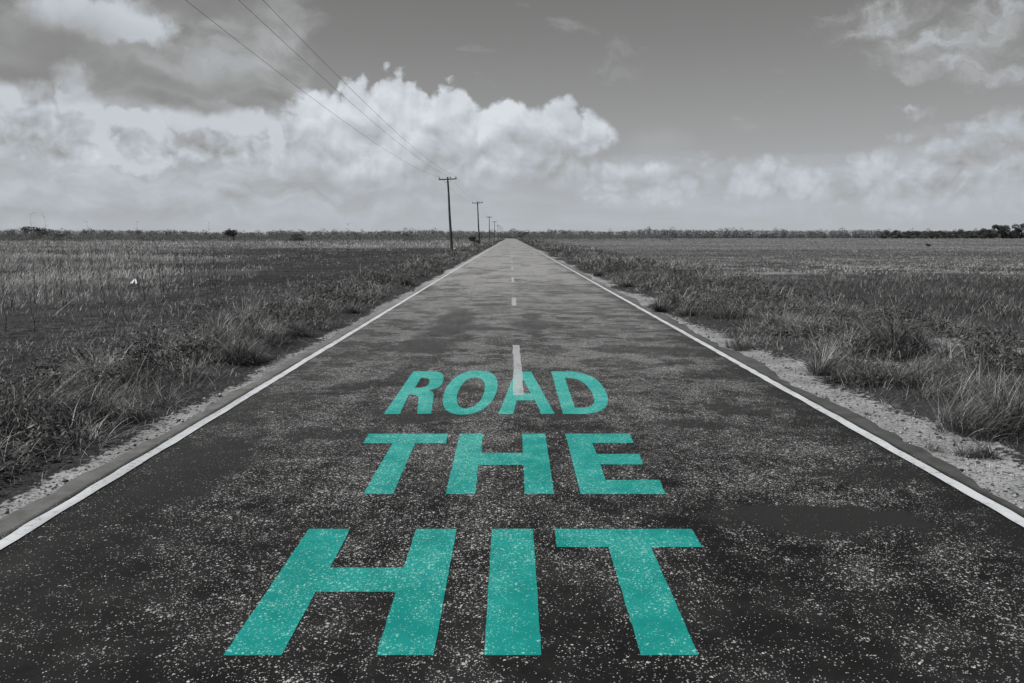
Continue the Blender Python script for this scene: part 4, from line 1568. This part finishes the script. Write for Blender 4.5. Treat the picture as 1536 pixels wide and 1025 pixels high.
# tall thin reeds that reach above the horizon
for k, (px, ptop, yb, label) in enumerate([(55, 323, 470, 'tall wispy reed near the left border, its plume above the horizon'),
                                           (78, 327, 462, 'wispy reed with a drooping tip, second from the left border'),
                                           (143, 335, 455, 'thin reed just clearing the far scrub, third from the left'),
                                           (217, 334, 452, 'faint upright reed rising above the scrub, fourth from the left'),
                                           (320, 335, 440, 'faint tall reed left of the lone small tree'),
                                           (523, 338, 420, 'very thin reed over the burnt ground, rightmost of the reeds')]):
    g = ground_point(px, yb)
    top = CAM_H + (354.5 - ptop) / FPX * g.y
    h = top - g.z
    bm = bmesh.new()
    rr = random.Random(k)
    pts = [Vector((0.05 * math.sin(t * 2 + k) * t * h * 0.6, 0, h * t)) for t in [j / 10 for j in range(11)]]
    r0 = 0.0035 * max(1, g.y / 16)
    tube(bm, pts, [r0 * (1 - 0.6 * j / 10) for j in range(11)], 5)
    for j in range(7):
        a = rr.choice((-1, 1)) * rr.uniform(0.5, 1.0)
        q = pts[10 - j // 2]
        L = rr.uniform(0.06, 0.16)
        tube(bm, [q, q + Vector((a * L * 0.6, 0.02, L * 0.5)), q + Vector((a * L * 1.1, 0.03, L * 0.55))], [r0 * 0.5, r0 * 0.4, r0 * 0.2], 4)
    o = link_mesh('reed', bm_mesh('reed', bm), M_CHAR)
    o.location = g
    tag(o, label, 'reed', 'tall reeds of the left field')

# white litter and stones
bm = bmesh.new()
k = 0.135
T = 0.75                                      # the sheet leans back
vs = [bm.verts.new((x * k, z * k * T, z * k)) for x, z in [(-1.0, 0.0), (-0.30, 0.05), (0.08, 0.62), (0.0, 1.30), (0.42, 0.08), (1.0, 0.0)]]
bm.faces.new((vs[0], vs[1], vs[2], vs[3])); bm.faces.new((vs[3], vs[2], vs[4], vs[5]))
bmesh.ops.subdivide_edges(bm, edges=bm.edges[:], cuts=3, use_grid_fill=True)
for v in bm.verts:
    v.co.z += 0.012 * math.sin(v.co.x * 60 + v.co.y * 40); v.co.y += 0.01 * math.sin(v.co.x * 45)
bmesh.ops.solidify(bm, geom=bm.faces[:], thickness=0.004)
m_, n_ = material('white_plastic')
surface(m_, n_, grey(n_, n_.ss(n_.noise(n_.pos(), 20, 3), 0.3, 0.7, 0.6, 0.8)), 0.5, 0.4)
o = link_mesh('folded_litter', bm_mesh('folded_litter', bm, False), m_)
g = ground_point(200.5, 428)
o.location = g + Vector((0, 0, 0.06))
o.scale = (1.2, 1.2, 1.2)
tag(o, 'small white folded scrap of litter standing like a tent in the left field', 'litter')


def stone(px, py, wpx, label, tone=0.45, seed=0):
    g = ground_point(px, py)
    s = 0.5 * wpx / FPX * g.y
    bm = bmesh.new()
    bmesh.ops.create_icosphere(bm, subdivisions=3, radius=1.0)
    for v in bm.verts:
        f = 0.75 + 0.5 * float(fbm(v.co.x * 1.4 + seed, v.co.y * 1.4 + v.co.z, seed, 3))
        v.co *= f
        v.co.z *= 0.55
    me = bm_mesh('stone', bm)
    m, n = material('pale_stone')
    surface(m, n, grey(n, n.ss(n.noise(n.pos(), 30, 4), 0.3, 0.7, tone * 0.7, tone * 1.1)), 0.9, 0.2)
    o = link_mesh('stone', me, m)
    o.scale = (s, s * 0.8, s)
    o.location = g + Vector((0, 0, s * 0.25))
    tag(o, label, 'stone', 'loose pale stones of the verges')


stone(1297, 496, 9, 'pale stone at the left end of the sand bank', 0.4, 1)
stone(1441, 510, 10, 'larger pale stone on top of the sand bank', 0.42, 2)
stone(1437, 519, 8, 'smaller pale stone just below the larger one on the sand bank', 0.45, 3)
stone(1426, 651, 6, 'white pebble on the sand below the tall dark tussock', 0.5, 4)
stone(682, 374, 4, 'whitish stone at the foot of the nearest power pole', 0.6, 5)
stone(1370, 628, 5, 'small pale stone on the right shoulder near the asphalt edge', 0.45, 6)


# ------------------------------------------------------------------ trees, bushes and far wood
def leaf_cloud(lobes, n, size, seed, tone=0.45):
    """many small leaf faces through several ellipsoid lobes: [(centre, radii)]"""
    r = np.random.default_rng(seed)
    vol = np.array([a[1][0] * a[1][1] * a[1][2] for a in lobes]); vol = vol / vol.sum()
    li = r.choice(len(lobes), n, p=vol)
    cen = np.array([a[0] for a in lobes])[li]; rad = np.array([a[1] for a in lobes])[li]
    d = r.normal(0, 1, (n, 3)); d /= np.linalg.norm(d, axis=1)[:, None]
    rr = r.uniform(0.35, 1.0, n) ** 0.6
    c = cen + d * rad * rr[:, None]
    nrm = d + r.normal(0, 0.6, (n, 3)); nrm /= np.linalg.norm(nrm, axis=1)[:, None]
    t1 = np.cross(nrm, r.normal(0, 1, (n, 3))); t1 /= np.linalg.norm(t1, axis=1)[:, None]
    t2 = np.cross(nrm, t1)
    s = (size * r.uniform(0.5, 1.3, n))[:, None]
    V = np.stack([c - t1 * s, c + t2 * s * 0.55 + nrm * s * 0.15, c + t1 * s, c - t2 * s * 0.55 + nrm * s * 0.1], 1)
    b = np.arange(n) * 4
    q = np.stack([b, b + 1, b + 2, b + 3], 1)
    lobe_t = r.normal(0, 0.12, len(lobes))[li]
    a = np.repeat(np.clip(tone + lobe_t + r.normal(0, 0.16, n), 0, 1), 4)
    return V.reshape(-1, 3).astype(np.float32), q, a


def make_tree(seed, h, w, n, size, tone, bare=0.35):
    """crown mesh and trunk mesh of a low bushy tree, foot at the origin"""
    rr = random.Random(seed)
    lobes = []
    bm = bmesh.new()
    fork = h * bare
    lean = rr.uniform(-0.08, 0.08) * h
    tube(bm, [(0, 0, -0.3), (lean * 0.3, 0, fork * 0.6), (lean * 0.6, 0, fork)], [0.035 * h, 0.028 * h, 0.022 * h], 7)
    for k in range(rr.randint(7, 11)):
        a = rr.uniform(0, 6.28)
        d = rr.uniform(0.15, 0.40) * w
        z = rr.uniform(bare + 0.12, 0.86) * h
        c = (lean + math.cos(a) * d, math.sin(a) * d, z)
        q = rr.uniform(0.18, 0.32)
        lobes.append((c, (q * w, q * w, q * h * 0.62)))
        tube(bm, [(lean * 0.6, 0, fork * 0.9), ((lean * 0.6 + c[0]) / 2, c[1] / 2, (fork + z) * 0.52), c], [0.016 * h, 0.011 * h, 0.005 * h], 5)
    v, qd, t = leaf_cloud(lobes, n, size, seed, tone)
    cm = np_mesh('crown', v, qd, attrs={'tone': t})
    cm.materials.append(M_CROWN)
    tm = bm_mesh('trunk', bm)
    tm.materials.append(M_BARK)
    return cm, tm


def place_tree(name, meshes, loc, sc, rz, label, cat, group=None):
    root = empty(name, loc, rz)
    root.scale = (sc, sc, sc)
    for me, nm in zip(meshes, ('crown', 'trunk')):
        o = bpy.data.objects.new(nm, me)
        C.objects.link(o)
        o.parent = root
    tag(root, label, cat, group)
    return root


def at_az(px, dist):
    return ((px - 768) / FPX * dist, dist)


# lone small trees and bushes
t1 = make_tree(31, 5.0, 4.0, 1500, 0.15, 0.28, 0.38)
x, y = at_az(357, 228)
place_tree('small_tree', t1, (x, y, float(ground_z(x, y)) - 0.1), 1.05, 0.4, 'lone small tree rising above the scrub on the left horizon', 'tree')
BUSHES = [(450, 226, 3.0, 4.6, 0.36, 'dark round bush in the scrub to the right of the lone small tree'),
          (612, 300, 3.0, 5.0, 0.35, 'low dark bush in the scrub left of the nearest power pole'),
          (715, 158, 2.0, 3.0, 0.30, 'dark low bush at the foot of the second power pole'),
          (785, 470, 4.8, 8.0, 0.28, 'dark bush on the right where the road vanishes'),
          (66, 300, 6.0, 11.0, 0.34, 'rounded bush on the skyline near the left border'),
          (98, 260, 3.2, 5.0, 0.40, 'lower bush right of the rounded one near the left border'),
          (1390, 130, 0.6, 1.0, 0.40, 'tiny isolated dark bush in the open right field')]
for k, (px, dist, h, w, tone, label) in enumerate(BUSHES):
    ms = make_tree(50 + k, h, w, 1500, 0.035 * h + 0.02, tone, 0.04)
    x, y = at_az(px, dist)
    place_tree('bush', ms, (x, y, float(ground_z(x, y)) - 0.1), 1.0, k * 1.3, label, 'bush', 'dark bushes of the plain')

# trees of the right treeline that stand apart
low = [make_tree(80 + k, 6.6, 6.4, 1300, 0.32, 0.60, 0.02) for k in range(5)]
tall = [make_tree(90 + k, 10.5, 9.5, 2600, 0.34, 0.48, 0.0) for k in range(3)]
rt = random.Random(9)
for k in range(26):
    px = 1322 + k * 6.6 + rt.uniform(-2, 2)
    dist = rt.uniform(560, 600)
    x, y = at_az(px, dist)
    place_tree('treeline_tree', low[k % 5], (x, y, -0.3), rt.uniform(0.85, 1.12) * (1 + 0.12 * (k > 18)), rt.uniform(0, 6),
               'low bushy tree in the front row of the treeline on the right', 'tree', 'front row of the right treeline')
TALL = [(1482, 1.0, 'first tall tree where the right treeline steps up'), (1499, 1.12, 'tallest dark tree near the right end of the treeline'),
        (1512, 1.02, 'broad dark tree between the tallest one and the right border'), (1527, 1.10, 'dark tree at the right end of the treeline, by the border')]
for k, (px, sc, label) in enumerate(TALL):
    x, y = at_az(px, 545)
    place_tree('tall_tree', tall[k % 3], (x, y, -0.3), sc, k * 1.9, label, 'tree', 'tall trees at the right end of the treeline')


def far_wood():
    """the distant wood that closes the plain: one mass"""
    r = np.random.default_rng(77)
    lobes = []
    xs = np.arange(-640, 640, 1.7)
    for x in xs:
        px = 768 + x / 640 * FPX
        hl = 6.6 + 3.0 * (fbm(np.array(x * 0.016), np.array(0.0), 5, 5, 0.65) - 0.45) * 2
        if px < 768: hl = hl * (0.92 + 0.25 * sstep(px, 500, 0))
        for row in range(2):
            h = max(3.0, hl * r.uniform(0.86, 1.06) + (2.2 if r.uniform() < 0.04 else 0.0))
            yy = 640 + row * 16 + r.uniform(-7, 7)
            w = r.uniform(2.0, 3.6)
            lobes.append(((x + r.uniform(-1.5, 1.5), yy, h * 0.62), (w, w, h * 0.38)))
            lobes.append(((x + r.uniform(-1.5, 1.5), yy - 3, h * 0.22), (w * 1.15, w, h * 0.30)))
    v, q, t = leaf_cloud(lobes, 260000, 0.36, 78, 0.62)
    nq = len(q)
    return v, q, t


v, q, t = far_wood()
o = link_mesh('distant_wood', np_mesh('distant_wood', v, q, attrs={'tone': t}), M_CROWN)
tag(o, 'distant low wood along the whole horizon', 'wood', kind='stuff')


def scrub():
    """waist to head high scrub across the left plain and round the end of the road: one mass"""
    r = np.random.default_rng(87)
    lobes = []
    for _ in range(1500):
        y = r.uniform(228, 430)
        x = r.uniform(-0.80 * y, -0.02 * y - 6)
        h = r.uniform(1.6, 3.6) * (0.7 + 0.6 * (y - 228) / 200)
        w = r.uniform(1.0, 2.6)
        lobes.append(((x, y, h * 0.45), (w, w, h * 0.52)))
    for _ in range(260):
        y = r.uniform(300, 610)
        x = 8 + r.uniform(0, 1) ** 1.5 * 70
        h = r.uniform(2.0, 4.2)
        w = r.uniform(1.2, 2.8)
        lobes.append(((x, y, h * 0.45), (w, w, h * 0.52)))
    for _ in range(60):
        y = r.uniform(575, 615)
        x = r.uniform(-24, 14)
        h = r.uniform(3.5, 5.0)
        lobes.append(((x, y, h * 0.45), (2.2, 2.2, h * 0.52)))
    return leaf_cloud(lobes, 130000, 0.20, 88, 0.86)


v, q, t = scrub()
o = link_mesh('scrub', np_mesh('scrub', v, q, attrs={'tone': t}), M_CROWN)
tag(o, 'grey scrub spread over the plain below the left horizon', 'scrub', kind='stuff')
